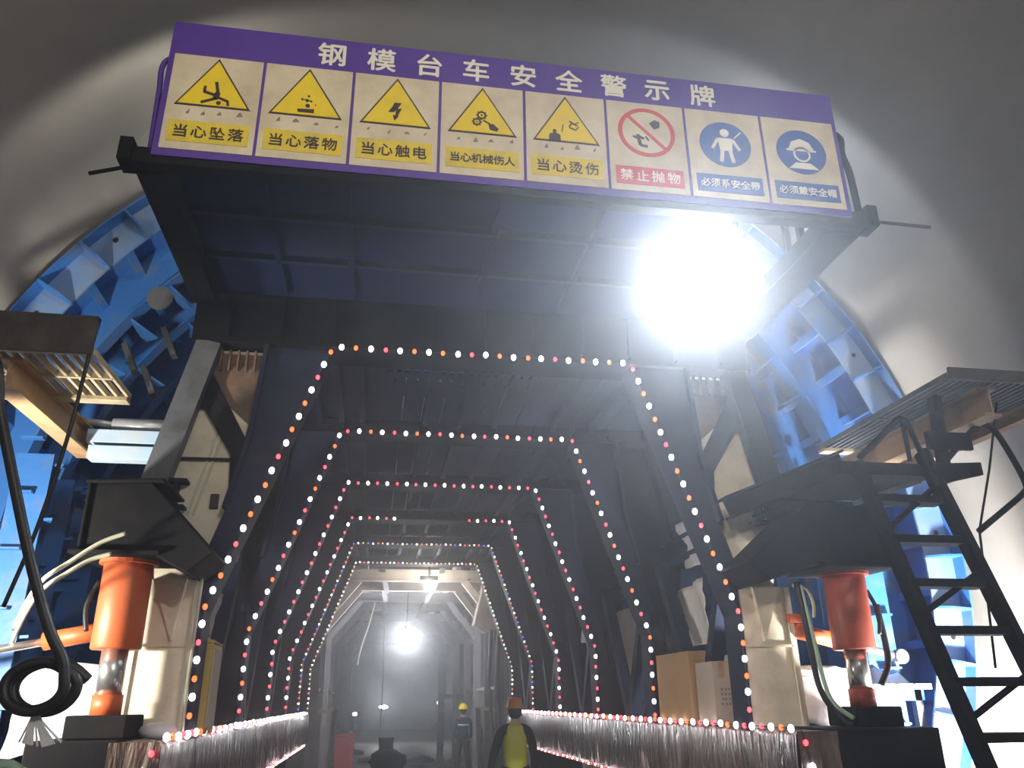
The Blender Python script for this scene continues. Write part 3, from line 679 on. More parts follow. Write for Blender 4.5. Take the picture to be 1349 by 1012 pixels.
# right bearer plate
# ------------------------------------------------------------------ ladder on the right
ld = thing('steel_ladder', 'dark steel ladder with tube handrails climbing to the right side platform', 'ladder', (2.5, 3.8, 0))
La, Lb = Vector((2.23, 4.5, 3.12)), Vector((2.28, 3.42, 0.02))
Ra, Rb = Vector((2.70, 4.5, 3.22)), Vector((2.80, 3.42, 0.02))
for a, b in ((La, Lb), (Ra, Rb)): MB().beam(a, b, 0.05, 0.095, (0, 1, 0.3)).build('stringer', 'dark', ld)
for i in range(11):
    z = 2.90-0.265*i
    t = (La.z-z)/(La.z-Lb.z); p = La.lerp(Lb, t); q = Ra.lerp(Rb, t)
    MB().box(p.x, q.x, p.y-0.06, p.y+0.07, z-0.045, z).build('tread', 'dark', ld)
for z0, z1 in ((2.66, 2.98), (2.16, 2.42), (1.62, 1.86), (1.05, 1.3)):
    p = La.lerp(Lb, (La.z-z0)/(La.z-Lb.z)); q = Ra.lerp(Rb, (Ra.z-z1)/(Ra.z-Rb.z))
    MB().tube([p+Vector((0, 0.02, 0)), q+Vector((0, 0.02, 0))], 0.018, 8).build('diagonal_brace', 'dark', ld)
MB().tube(smooth_path([(2.22, 4.45, 3.15), (2.36, 4.42, 3.27), (2.50, 4.4, 3.395), (2.54, 4.4, 3.40), (2.57, 4.4, 3.37), (2.62, 4.4, 3.19), (2.68, 4.38, 2.97)], 6), 0.019, 10).build('handrail', 'dark', ld, True)
MB().tube(smooth_path([(2.80, 4.42, 3.14), (2.95, 4.4, 3.285), (3.07, 4.4, 3.385), (3.13, 4.4, 3.39), (3.19, 4.4, 3.35), (3.26, 4.39, 3.17), (3.30, 4.38, 3.0), (3.27, 4.38, 2.94), (3.1, 4.36, 2.83), (2.86, 4.34, 2.68)], 6), 0.019, 10).build('handrail', 'dark', ld, True)
MB().tube([(2.535, 4.4, 3.38), (2.55, 4.42, 3.13)], 0.014, 8).build('handrail_post', 'dark', ld)
MB().beam((2.77, 4.42, 3.0), (2.80, 4.40, 3.60), 0.06, 0.06, (0, 1, 0)).build('post', 'dark', ld)
MB().box(2.66, 2.97, 4.36, 4.39, 3.205, 3.315).build('clamp_plate', 'dark', ld)
MB().prism([(2.66, 3.10), (2.99, 3.12), (2.99, 3.04), (2.72, 2.98)], 4.35, 4.38).build('clamp_plate', 'dark', ld)
lg = MB().box(2.1, 2.76, 4.5, 5.2, 3.06, 3.14).build('landing', 'dark', ld)
MB().beam((2.2, 4.55, 2.88), (2.66, 4.52, 3.03), 0.03, 0.04, (0, 1, 0)).build('landing_brace', 'greysteel', lg)
# thin rod hanging from the right platform
tag(MB().tube([(3.27, 4.42, 3.56), (3.10, 4.42, 3.1), (2.93, 4.42, 2.70), (2.9, 4.5, 1.9)], 0.008, 6).build('tie_rope', 'dark'), 'thin dark rope hanging from the right side platform past the handrail', 'rope')

# ------------------------------------------------------------------ light strings
BULB = {}
for c, r in (('white', 0.0195), ('red', 0.015), ('orange', 0.016), ('blue', 0.012), ('yellow', 0.012)):
    o = MB().ball((0, 0, 0), r, 5, (1, 1, 1.25)).build('bulb', 'bulb_'+c, None, True); BULB[c] = o.data; bpy.data.objects.remove(o)
SMALL = {}
for c in BULB:
    o = MB().ball((0, 0, 0), 0.0125, 4).build('bulb', 'bulb_'+c, None, True); SMALL[c] = o.data; bpy.data.objects.remove(o)
def along(path, step):
    out = []; carry = 0.0
    for a, b in zip(path[:-1], path[1:]):
        a, b = Vector(a), Vector(b); L = (b-a).length; t = carry
        while t < L: out.append(a.lerp(b, t/L)); t += step
        carry = t-L
    return out
def light_string(path, step, colours, label, group, small=False, skip=None):
    t = thing('light_string', label, 'light string', path[0], group)
    base = Vector(path[0])
    MB().tube(path, 0.004, 5).build('cord', 'black', t)
    P = along(path, step)[:100]
    for i, p in enumerate(P):
        if skip and skip(p): continue
        c = colours[i % len(colours)] if isinstance(colours, (list, tuple)) else colours(i)
        o = bpy.data.objects.new('bulb', (SMALL if small else BULB)[c]); COL.objects.link(o); o.parent = t
        o.location = p-base+Vector((random.uniform(-1, 1), 0, random.uniform(-1, 1)))*0.004
    return t
ordinal = ['nearest', 'second', 'third', 'fourth', 'fifth', 'sixth']
desc = ['white and orange light string outlining the nearest portal frame, largest of the six', 'white and red light string outlining the second portal frame from the front', 'white and red light string outlining the third portal frame from the front',
        'light string with a dark gap in its top run on the fourth portal frame', 'dense light string of tiny blue, yellow and red bulbs on the fifth portal frame', 'dense light string of tiny pale bulbs on the last and smallest portal frame']
for k, y in enumerate(PY):
    yy = y-0.03
    path = [(-XB+0.005, yy, ZB+0.02), (-XB+0.005, yy, ZK), (-XT+0.005, yy, HT-0.012), (XT-0.005, yy, HT-0.012), (XB-0.005, yy, ZK), (XB-0.005, yy, ZB+0.02)]
    if k < 4: light_string(path, (0.108, 0.112, 0.115, 0.12)[k], (['white', 'orange', 'white', 'orange', 'white', 'red'], ['white', 'red', 'white', 'orange'], ['white', 'red'], ['white', 'red'])[k], desc[k], 'portal light strings',
                             skip=(lambda p: -0.45 < p.x < 0.55 and p.z > 4.1) if k == 3 else None)
    elif k == 4: light_string(path, 0.0805, ['yellow', 'blue', 'white', 'red', 'yellow', 'white', 'red', 'blue', 'white'], desc[k], 'portal light strings', True)
    else: light_string(path, 0.0805, ['white', 'yellow', 'white', 'white', 'red', 'white', 'yellow', 'yellow'], desc[k], 'portal light strings', True)
for s in (-1, 1):
    w = 'left' if s < 0 else 'right'
    top = [(s*1.95, 4.955, 1.10), (s*1.86, 4.955, 1.565), (s*1.815, 5.0, 1.575), (s*1.815, 15.2, 1.575)]
    light_string(top, 0.135, ['white', 'red', 'white', 'red', 'white', 'orange'], 'light string along the top edge of the film-wrapped %s beam' % w, 'beam light strings')
    light_string([(s*1.815, 5.3, 1.06), (s*1.815, 15.4, 1.06)], 0.14, ['white', 'red', 'white', 'orange'], 'light string along the bottom edge of the film-wrapped %s beam' % w, 'beam light strings', True)

# ------------------------------------------------------------------ boxes and bits on the beams
def carton(x0, x1, y0, y1, z0, z1, m, label, extra=None):
    t = thing('carton', label, 'carton', ((x0+x1)/2, (y0+y1)/2, z0), 'cartons on the right beam')
    MB().box(x0, x1, y0, y1, z0, z1).build('box_body', m, t, bevel=0.006)
    MB().box((x0+x1)/2-0.025, (x0+x1)/2+0.025, y0-0.003, y1+0.003, z1-0.001, z1+0.002).box((x0+x1)/2-0.025, (x0+x1)/2+0.025, y0-0.003, y0-0.001, z1-0.12, z1).build('tape_strip', 'tan', t)
    if extra: extra(t)
    return t
carton(1.85, 2.12, 6.72, 7.52, 1.56, 2.12, 'carton', 'large brown carton on the right beam between the first two portals')
def marks(t):
    mb = MB()
    for i in range(12):
        x = 1.93+0.03*(i % 3)+random.uniform(0, 0.01); z = 1.70+0.035*(i//3); mb.box(x, x+0.016, 6.297, 6.299, z, z+0.018)
    mb.build('printed_mark', 'stain', t)
carton(1.88, 2.03, 6.3, 6.65, 1.56, 2.02, 'carton_pale', 'narrow pale carton with printed marks just behind the right column', marks)
carton(2.04, 2.2, 6.3, 6.68, 1.56, 2.07, 'carton_pale', 'plain pale carton behind the narrow marked carton')
t = thing('electric_cabinet', 'ochre electric cabinet standing on the left beam inside the first portal', 'cabinet', (-1.9, 6.1, 1.557))
MB().box(-1.99, -1.80, 5.95, 6.3, 1.557, 2.13).build('cabinet_body', 'yellowbox', t, bevel=0.008)
MB().prism([(-2.0, 2.13), (-1.79, 2.13), (-1.86, 2.17), (-1.95, 2.17)], 5.94, 6.31).build('cabinet_roof', 'yellowbox', t)
MB().box(-1.80, -1.794, 5.98, 6.27, 1.6, 2.09).build('cabinet_door', 'carton_pale', t)
def tarp(pts, label, depth=0.03):
    """crumpled sheet hung on a quad of four corners"""
    a, b, c, d = [Vector(p) for p in pts]; n = 10; vs = []; fs = []
    nrm = (b-a).cross(d-a).normalized()
    for i in range(n+1):
        for j in range(n+1):
            u, v = i/n, j/n; p = a.lerp(b, u).lerp(d.lerp(c, u), v)
            vs.append(p+nrm*(depth*math.sin(9*u+3*v)+random.uniform(-0.5, 0.5)*depth))
    for i in range(n):
        for j in range(n): q = i*(n+1)+j; fs.append((q, q+1, q+n+2, q+n+1))
    o = MB().add(vs, fs).build('tarpaulin', 'tarp', None, True)
    m = o.modifiers.new('thickness', 'SOLIDIFY'); m.thickness = 0.006
    return tag(o, label, 'tarpaulin', 'white tarpaulins about the portals')
tarp([(-2.02, 6.6, 2.75), (-2.0, 7.3, 2.6), (-2.05, 7.3, 1.9), (-2.05, 6.6, 2.0)], 'white crumpled tarpaulin hung above the ochre electric cabinet')
tarp([(-1.93, 6.75, 3.15), (-1.93, 7.3, 3.1), (-1.95, 7.2, 2.85), (-1.95, 6.75, 2.9)], 'small white tarpaulin scrap tied high on the left portal legs')
tarp([(2.10, 6.5, 3.35), (2.10, 7.4, 3.3), (2.15, 7.4, 2.9), (2.15, 6.5, 2.85)], 'white tarpaulin hung high on the right portal legs')
tarp([(2.12, 6.9, 2.75), (2.12, 7.5, 2.7), (2.16, 7.5, 2.2), (2.16, 6.9, 2.2)], 'white tarpaulin hung behind the tall brown carton')
tarp([(2.10, 8.7, 2.75), (2.10, 9.5, 2.7), (2.12, 9.5, 1.9), (2.12, 8.7, 1.9)], 'white tarpaulin hung between the second and third right portals')

tarp([(-2.95, 5.93, 2.02), (-2.32, 5.93, 1.98), (-2.30, 5.90, 1.60), (-2.98, 5.90, 1.42)], 'white crumpled tarpaulin draped low behind the orange hydraulic jack', 0.035)
tarp([(2.32, 5.93, 1.98), (2.92, 5.93, 1.95), (2.95, 5.90, 1.45), (2.30, 5.90, 1.60)], 'white crumpled tarpaulin draped low behind the brick red hydraulic jack', 0.035)
# hoses and cables
def hose(path, r, m, name, label, cat='hose', group=None, k=7):
    o = MB().tube(smooth_path(path, k), r, 10).build(name, m, None, True); return tag(o, label, cat, group)
loop = []
for i in range(25):
    a = 0.25-2*PI*i/12
    loop.append((-2.0+0.012*(i//12)+(0.112+0.008*(i//12))*math.cos(a), 3.5+0.006*i, 1.815+(0.088+0.004*(i//12))*math.sin(a)))
hose([(-3.2, 4.5, 3.57), (-3.05, 4.2, 3.5), (-2.75, 3.7, 3.35), (-2.42, 3.5, 3.15), (-2.341, 3.5, 2.91), (-2.243, 3.5, 2.65), (-2.098, 3.5, 2.28), (-1.979, 3.5, 2.02), (-1.91, 3.5, 1.91)]+loop, 0.022, 'black', 'black_hose', 'thick black hose hanging in the left foreground and ending in a coil')
hose([(-2.36, 4.42, 3.78), (-2.38, 4.42, 3.5), (-2.40, 4.42, 3.1), (-2.47, 4.45, 2.6), (-2.55, 4.45, 2.2)], 0.011, 'black', 'hanging_cable', 'thin black cable hanging from the corner of the left grating platform', 'cable')
hose([(-2.20, 5.0, 2.68), (-2.32, 4.98, 2.62), (-2.46, 4.95, 2.5), (-2.58, 4.95, 2.40), (-2.78, 5.3, 2.30), (-3.09, 6.0, 2.22)], 0.013, 'palehose', 'pale_hose', 'upper pale hose slanting left from the jack bracket', 'hose', 'pale hoses')
hose([(-2.26, 5.0, 2.56), (-2.36, 4.98, 2.52), (-2.46, 4.95, 2.44), (-2.58, 4.95, 2.34), (-2.78, 5.3, 2.22), (-3.09, 6.0, 2.10)], 0.013, 'palehose', 'pale_hose', 'lower pale hose slanting left from the jack bracket', 'hose', 'pale hoses')
for i, x in enumerate((-1.845, -1.875)):
    hose([(x, 5.52, 2.5), (x-0.005, 5.53, 2.2), (x-0.01, 5.54, 1.9), (x-0.005, 5.54, 1.58)], 0.011, 'palehose', 'riser_pipe', 'thin pale riser pipe on the left column, %s its twin' % ('right of' if i == 0 else 'left of'), 'pipe', 'riser pipes')
hose([(2.17, 5.35, 2.5), (2.18, 5.3, 2.1), (2.2, 5.28, 1.8), (2.3, 5.25, 1.62), (2.36, 5.22, 1.58)], 0.02, 'black', 'black_cable', 'black cable dropping beside the right column plate', 'cable')
hose([(2.25, 5.45, 2.5), (2.27, 5.4, 2.1), (2.3, 5.35, 1.75), (2.36, 5.2, 1.62)], 0.016, 'greenhose', 'green_hose', 'dull green hose curving down behind the brick red jack')
hose([(2.72, 5.3, 2.35), (2.74, 5.3, 2.1), (2.70, 5.25, 1.95), (2.60, 5.2, 1.83)], 0.022, 'black', 'feed_hose', 'black hose curving from the ladder to the rod of the brick red jack')
hose([(2.22, 5.5, 2.5), (2.32, 5.5, 2.48), (2.36, 5.5, 2.38), (2.36, 5.52, 2.28)], 0.012, 'palehose', 'yellow_hose', 'pale yellow hose looping into the right side cylinder')
# coil of green hose in the lower left corner
mb = MB(); pts = []
for i in range(76):
    a = 2*PI*i/15; r = 0.15-0.010*(i//15); pts.append((-2.34+r*math.cos(a), 4.25+0.010*(i/15), 1.36+r*math.sin(a)))
tag(mb.tube(pts, 0.02, 8).build('hose_coil', 'greenhose', None, True), 'coil of pale green hose in the lower left corner', 'hose')

t = thing('oil_drum', 'rusty oil drum under the pale green hose coil', 'drum', (-2.34, 4.27, 0))
MB().lathe([(0.27, 0.0), (0.28, 0.02), (0.28, 0.38), (0.29, 0.40), (0.28, 0.42), (0.28, 0.76), (0.29, 0.78), (0.28, 0.80), (0.28, 1.17), (0.27, 1.19)], (-2.34, 4.27, 0), 'z', 28).build('drum_body', 'rust', t, True)
MB().lathe([(0.03, 1.19), (0.03, 1.205)], (-2.2, 4.2, 0), 'z', 12).build('bung', 'dark', t)
# working ledge on both sides with rubbish
def ledge(s):
    xa, xb = (2.60, 3.3) if s < 0 else (2.9, 3.5)
    t = thing('side_walkway', 'pale dusty plank walkway on the %s side of the trolley' % ('left' if s < 0 else 'right'), 'walkway', (s*(xa+xb)/2, 6.1, 0), 'side walkways')
    for i in range(4):
        w = (xb-xa)/4; x0 = xa+w*i; MB().box(*sorted((s*(x0+0.008), s*(x0+w-0.008))), 5.95, 9.0, 1.80, 1.84).build('plank', 'blue_pale' if i % 2 else 'silver', t)
    for y in (6.1, 8.8):
        for x in (xa+0.05, xb-0.05): MB().box(*sorted((s*(x-0.03), s*(x+0.03))), y-0.03, y+0.03, 0, 1.80).build('leg', 'greysteel', t)
        MB().box(*sorted((s*xa, s*xb)), y-0.03, y+0.03, 1.72, 1.80).build('bearer', 'blue', t)
    return t
ledge(-1); ledge(1)
for i, (y, z, l, x0, x1) in enumerate(((6.15, 1.865, 'white plastic pipe lying lowest on the left walkway', -3.2, -2.55), (6.3, 1.865, 'white plastic pipe lying behind the lowest pipe on the left walkway', -3.25, -2.5), (6.45, 1.865, 'grey plastic pipe lying at the back of the left walkway', -3.25, -2.6))):
    tag(MB().tube([(x0, y, z), (x1, y-0.05*i, z)], 0.022, 10).build('plastic_pipe', 'silver' if i == 2 else 'tarp', None, True), l, 'pipe', 'plastic pipes on the left walkway')
tag(MB().add(*(lambda: ([(-2.75+0.05*math.sin(3*i), 5.15+0.06*j, 1.845+0.05*abs(math.sin(2.1*i+1.3*j))) if False else (-2.78+0.09*i, 5.98+0.09*j, 1.845+0.10*abs(math.sin(2.1*i+1.3*j))*(0 < i < 5)*(0 < j < 5)) for i in range(6) for j in range(6)], [(i*6+j, i*6+j+1, i*6+j+7, i*6+j+6) for i in range(5) for j in range(5)]))()).build('white_sack', 'tarp', None, True), 'crumpled white sack on the left walkway beside the orange jack', 'sack')
tag(MB().add([(2.95+0.09*i, 5.98+0.09*j, 1.845+0.12*abs(math.sin(1.9*i+1.1*j))*(0 < i < 5)*(0 < j < 5)) for i in range(6) for j in range(6)], [(i*6+j, i*6+j+1, i*6+j+7, i*6+j+6) for i in range(5) for j in range(5)]).build('white_sack', 'tarp', None, True), 'crumpled white sack on the right walkway beside the ladder', 'sack')
mb = MB()
for i in range(26):
    a = random.uniform(-0.5, 0.5); mb.tube([(-1.995, 3.56, 1.735), (-1.98+0.05*a, 3.55, 1.69), (-1.94+0.17*a, 3.53, 1.60+0.04*abs(a))], 0.004, 5)
tag(mb.build('frayed_rope', 'tarp'), 'frayed pale rope end hanging under the coiled black hose', 'rope')
MBs = MB().ball((-1.97, 5.45, 1.60), 0.07, 6, (1.6, 1.0, 0.7)); tag(MBs.build('rag_bundle', 'tarp', None, True), 'white rag bundle on the beam at the foot of the left column', 'rag')

# ------------------------------------------------------------------ far gantry
fg = thing('far_gantry', 'pale beige work gantry beyond the trolley, lit by its own lamp', 'gantry', (0, 17.4, 0))
for k, (y, m) in enumerate(((17.4, 'beige'), (19.0, 'beige'), (21.2, 'greygantry'), (23.4, 'greygantry'), (26.5, 'greygantry'))):
    fr = thing('gantry_frame', None, None); fr.parent = fg
    MB().ibeam((-1.95, y, 4.22), (1.95, y, 4.22), 0.16, 0.24, 0.03).build('cross_beam', m, fr)
    if k < 2: MB().ibeam((-1.3, y+0.3, 4.62), (1.35, y+0.3, 4.62), 0.14, 0.2, 0.03).build('upper_beam', m, fr)
    for s in (-1, 1):
        MB().ibeam((s*1.85, y, 0), (s*1.85, y, 4.12), 0.18, 0.16, 0.02, (0, 1, 0)).build('post', 'greygantry', fr)
        MB().beam((s*1.85, y, 3.2), (s*1.1, y, 4.12), 0.12, 0.14).build('haunch', m, fr)
        MB().beam((s*0.62, y-0.1, 4.34), (s*0.5, y+1.5, 4.08), 0.1, 0.1).build('stay', 'greygantry', fr)
for s in (-1, 1):
    MB().ibeam((s*1.0, 17.3, 4.42), (s*1.0, 26.6, 4.42), 0.16, 0.2, 0.02).build('longitudinal_beam', 'beige', fg)
    MB().beam((s*1.85, 17.4, 2.0), (s*1.85, 26.5, 2.0), 0.06, 0.06).build('side_rail', 'greygantry', fg)
    MB().beam((s*1.85, 17.4, 1.55), (s*1.45, 17.5, 1.62), 0.1, 0.06).build('bracket', 'beige', fg)
    MB().beam((s*1.42, 17.5, 1.62), (s*1.5, 17.6, 0.0), 0.1, 0.1, (0, 1, 0)).build('prop', 'greygantry', fg)
MB().prism([(0.98+0.5, 4.05), (1.75, 3.7), (1.80, 3.15), (1.5, 3.05), (1.28, 3.2)], 17.0, 17.5).build('hopper', 'beige', fg)
for x in (-1.0, 1.12, 1.32): MB().box(x-0.06, x+0.06, 17.55, 17.67, 4.3, 4.75).build('hanger', 'beige', fg)
for x in (1.62, 1.78): MB().tube([(x, 17.0, 3.1), (x-0.03, 17.1, 2.0), (x+0.05, 17.0, 1.0), (x-0.05, 17.1, 0.02)], 0.04, 8).build('hanging_duct', 'greygantry', fg)
# portal of a second, dim gantry behind
f2 = thing('distant_gantry', 'dim grey portal gantry far behind the glowing lamp', 'gantry', (0, 31, 0))
MB().beam((-2.7, 31, 3.85), (2.9, 31, 3.85), 0.25, 0.3).build('cross_beam', 'greygantry', f2)
for x in (-1.55, 1.75):
    MB().beam((x, 31, 0), (x, 31, 3.8), 0.22, 0.22, (0, 1, 0)).build('post', 'greygantry', f2)
    for q in (-1, 1): MB().beam((x, 31, 3.1), (x+q*0.5, 31, 3.75), 0.12, 0.12, (0, 1, 0)).build('bracket', 'greygantry', f2)
MB().beam((-2.7, 31, 1.8), (-1.55, 31, 1.8), 0.15, 0.15).build('rail', 'greygantry', f2)
MB().beam((1.75, 31, 1.9), (2.9, 31, 1.9), 0.15, 0.15).build('rail', 'greygantry', f2)
gl = thing('gantry_lamp', 'round glowing lamp hanging in the middle of the far gantry', 'lamp', (0.02, 20, 3.12))
MB().ball((0.02, 20.0, 3.12), 0.22, 12).build('globe', 'lamp', gl, True)
MB().tube([(0.02, 20.0, 3.33), (0.02, 20.0, 4.2), (0.02, 19.0, 4.2)], 0.015, 6).build('cord', 'black', gl)
MB().lathe([(0.06, 3.31), (0.05, 3.42), (0.02, 3.45)], (0.02, 20, 0), 'z', 14).build('cap', 'dark', gl, True)
t = thing('tube_lamp', 'small lamp fixed behind the last portal of the trolley', 'lamp', (0.3, 16.6, 4.1))
MB().box(0.12, 0.48, 16.52, 16.62, 4.02, 4.10).build('housing', 'dark', t); MB().box(0.28, 0.32, 16.28, 16.55, 4.10, 4.14).box(0.28, 0.32, 16.5, 16.56, 4.10, 4.66).build('bracket', 'dark', t)
for x, z, y, w, l in ((-0.15, 1.52, 40, 0.28, 'long white lamp glinting far in the dark left of centre'), (2.4, 1.68, 40, 0.16, 'single white lamp glinting far behind the worker in navy'), (-1.42, 1.24, 40, 0.14, 'faint white lamp low at the left far in the dark')):
    o = thing('distant_lamp', l, 'lamp', (x, y, 0), 'distant lamps')
    MB().ball((x, y, z), 0.09, 8, (w/0.12, 1, 0.9)).build('globe', 'lamp_small', o, True); MB().tube([(x, y+0.06, 0), (x, y+0.06, z)], 0.03, 8).build('stand', 'dark', o)
MBr = thing('red_crate', 'red crate on the floor at the left foot of the far gantry', 'crate', (-1.33, 23.9, 0))
MB().box(-1.62, -1.12, 23.7, 24.2, 0.0, 0.9).build('crate_body', 'redbox', MBr, bevel=0.02); MB().box(-1.65, -1.09, 23.67, 24.23, 0.9, 0.96).build('crate_lid', 'redbox', MBr)
t = thing('mixer', 'dark drum mixer with a funnel standing on the floor under the far lamp', 'mixer', (-0.35, 18.2, 0))
MB().lathe([(0.14, 0.85), (0.16, 1.05), (0.17, 1.06)], (-0.38, 18.2, 0), 'z', 18).build('funnel', 'dark', t)
MB().lathe([(0.18, 0.30), (0.30, 0.5), (0.32, 0.75), (0.14, 0.86)], (-0.36, 18.2, 0), 'z', 20).build('drum', 'dark', t, True)
MB().prism([(-0.72, 0.62), (-0.62, 0.72), (0.02, 0.74), (0.06, 0.6), (-0.1, 0.4), (-0.6, 0.4)], 18.15, 18.3).build('frame_plate', 'dark', t)
for x in (-0.58, -0.14):
    for y in (18.05, 18.38): MB().beam((x, y, 0), (x*0.9-0.03, y, 0.5), 0.04, 0.04, (0, 1, 0)).build('leg', 'dark', t)
hose([(-0.75, 21.8, 4.2), (-0.85, 21.8, 3.7), (-1.05, 21.7, 3.0), (-1.12, 21.7, 2.6)], 0.02, 'palehose', 'lifting_rope', 'slack pale rope slanting down from the far gantry', 'rope')
hose([(-0.45, 24.0, 4.1), (-0.44, 24.0, 2.5), (-0.43, 24.0, 0.9), (-0.43, 24.0, 0.03)], 0.02, 'greygantry', 'plumb_pole', 'thin grey pole standing left of the glowing lamp', 'pole')
random.seed(11)
for i, (x, y) in enumerate(((-1.9, 27), (-0.6, 28), (0.9, 27.5), (1.9, 26), (0.1, 30), (-1.3, 32))):
    mb = MB().ball((x, y, 0.05), 0.25, 5, (1.8, 1.2, 0.5)); mb.v = [(a+random.uniform(-.05, .05), b+random.uniform(-.05, .05), max(0.0, c+random.uniform(-.04, .04))) for a, b, c in mb.v]
    tag(mb.build('rubble_heap', 'floor'), 'heap of pale rubble on the far tunnel floor', 'rubble', 'rubble heaps on the far floor')

# ------------------------------------------------------------------ people
def skin_obj(name, m, parent, verts, edges, sub=2, root=0):
    me = bpy.data.meshes.new(name); me.from_pydata([v[0] for v in verts], edges, [])
    o = bpy.data.objects.new(name, me); COL.objects.link(o)
    o.modifiers.new('skin', 'SKIN').use_smooth_shade = True
    sk = me.skin_vertices[0].data
    for i, v in enumerate(verts): sk[i].radius = (v[1], v[2] if len(v) > 2 else v[1]); sk[i].use_root = (i == root)
    sb = o.modifiers.new('sub', 'SUBSURF'); sb.levels = sub; sb.render_levels = sub
    dg = bpy.context.evaluated_depsgraph_get(); dg.update()
    m2 = bpy.data.meshes.new_from_object(o.evaluated_get(dg)); bpy.data.objects.remove(o); bpy.data.meshes.remove(me)
    m2.materials.clear(); m2.materials.append(M[m])
    for p in m2.polygons: p.use_smooth = True
    o = bpy.data.objects.new(name, m2); COL.objects.link(o); o.parent = parent; return o
def person(name_label, loc, rz, scale, top, legs, hat, vest=False, pose=None):
    t = thing('person', name_label, 'person', loc); t.rotation_euler = (0, 0, rz); t.scale = (scale,)*3
    P = pose
    # one continuous body: trunk, neck, head, arms, legs, hands with five fingers
    V = [((0, 0, .93), .135, .10), ((0, .01, 1.08), .125, .095), ((0, .01, 1.28), .15, .105), ((0, 0, 1.43), .10, .08), ((0, 0, 1.50), .055), ((0, .01, 1.57), .075, .085), ((0, .015, 1.66), .085, .095), ((0, .01, 1.73), .05, .06)]
    E = [(i, i+1) for i in range(7)]
    for s in (-1, 1):
        sh, el, wr = P['arm'][s]
        i = len(V); V += [((s*.13, 0, 1.41), .065), (sh, .06), (el, .045), (wr, .03)]; E += [(3, i), (i, i+1), (i+1, i+2), (i+2, i+3)]
        w = Vector(wr); d = (w-Vector(el)).normalized(); side = Vector((0, 1, 0)) if abs(d.y) < 0.8 else Vector((1, 0, 0))
        j = len(V); V.append((tuple(w+d*.06), .034, .02)); E.append((i+3, j))
        for q, L in enumerate((.065, .075, .07, .055)):
            o1 = side*(.030-.02*q); a = len(V)
            V += [(tuple(w+d*.10+o1), .0095), (tuple(w+d*(.10+L*.6)+o1+Vector((-s*.008, 0, 0))), .009), (tuple(w+d*(.10+L)+o1+Vector((-s*.022, 0, 0))), .0075)]
            E += [(j, a), (a, a+1), (a+1, a+2)]
        a = len(V); V += [(tuple(w+d*.045+side*.045), .011), (tuple(w+d*.085+side*.058), .0095)]; E += [(j, a), (a, a+1)]
        hp, kn, an = P['leg'][s]
        i = len(V); V += [(hp, .088), (kn, .06), (an, .043), ((an[0]*1.08, an[1]+.13, .035), .035)]
        E += [(0, i), (i, i+1), (i+1, i+2), (i+2, i+3)]
    body = skin_obj('body', 'skin', t, V, E)
    # face
    MB().ball((0, .118, 1.60), .018, 5, (.8, 1, 1.5)).build('nose', 'skin', body, True, local=True)
    for s in (-1, 1):
        MB().ball((s*.033, .098, 1.635), .012, 5).build('eye', 'ink', body, True, local=True); MB().ball((s*.088, .0, 1.61), .024, 5, (.4, .7, 1.2)).build('ear', 'skin', body, True, local=True)
    MB().box(-.022, .022, .095, .106, 1.553, 1.560).build('mouth', 'red', body, local=True)
    MB().ball((0, -.015, 1.645), .104, 8, (.92, 1.0, 1.1)).build('hair', 'hair', t, True, local=True)
    # clothing
    q = .78 if vest else 1.0
    JV = [((0, 0, .84), .175*q, .14*q), ((0, .01, 1.08), .155*q, .12*q), ((0, .01, 1.28), .17*q, .125*q), ((0, 0, 1.42), .115*q, .09*q), ((0, 0.005, 1.53 if vest else 1.475), .088 if vest else .07)]; JE = [(0, 1), (1, 2), (2, 3), (3, 4)]
    for s in (-1, 1):
        sh, el, wr = P['arm'][s]; i = len(JV)
        JV += [((s*.13, 0, 1.41), .08), (sh, .075), (el, .06), (wr, .046)]; JE += [(3, i), (i, i+1), (i+1, i+2), (i+2, i+3)]
    skin_obj('jacket', top, t, JV, JE)
    TV = [((0, 0, .93), .16, .125)]; TE = []
    for s in (-1, 1):
        hp, kn, an = P['leg'][s]; i = len(TV); TV += [(hp, .1), (kn, .078), (an, .066)]; TE += [(0, i), (i, i+1), (i+1, i+2)]
    skin_obj('trousers', legs, t, TV, TE)
    for s in (-1, 1):
        hp, kn, an = P['leg'][s]
        skin_obj('boot', 'black', t, [((an[0], an[1]-.03, .10), .055), ((an[0], an[1]-.02, .05), .05), ((an[0]*1.08, an[1]+.14, .04), .04)], [(0, 1), (1, 2)])
    if vest:
        skin_obj('safety_vest', 'vest', t, [((0, 0, .80), .175, .145), ((0, .01, 1.08), .165, .135), ((0, .01, 1.28), .18, .14), ((0, 0, 1.43), .165, .115), ((0, 0, 1.49), .11)], [(0, 1), (1, 2), (2, 3), (3, 4)])
        for z in (1.0, 1.18): MB().lathe([(.10, z-.018), (.102, z), (.10, z+.018)], (0, .005, 0), 'z', 24).build('vest_band', 'vest', t, True, local=True)
    else:
        mb = MB(); n = 14
        for k in range(n):
            a0, a1 = PI+PI*k/n, PI+PI*(k+1)/n
            mb.add([(.168*math.cos(a), .01+.136*math.sin(a), z) for a, z in ((a0, 1.27), (a1, 1.27), (a1, 1.305), (a0, 1.305))], [(0, 1, 2, 3)])
        o = mb.build('reflective_stripe', 'reflect', t, local=True); so = o.modifiers.new('thickness', 'SOLIDIFY'); so.thickness = 0.008
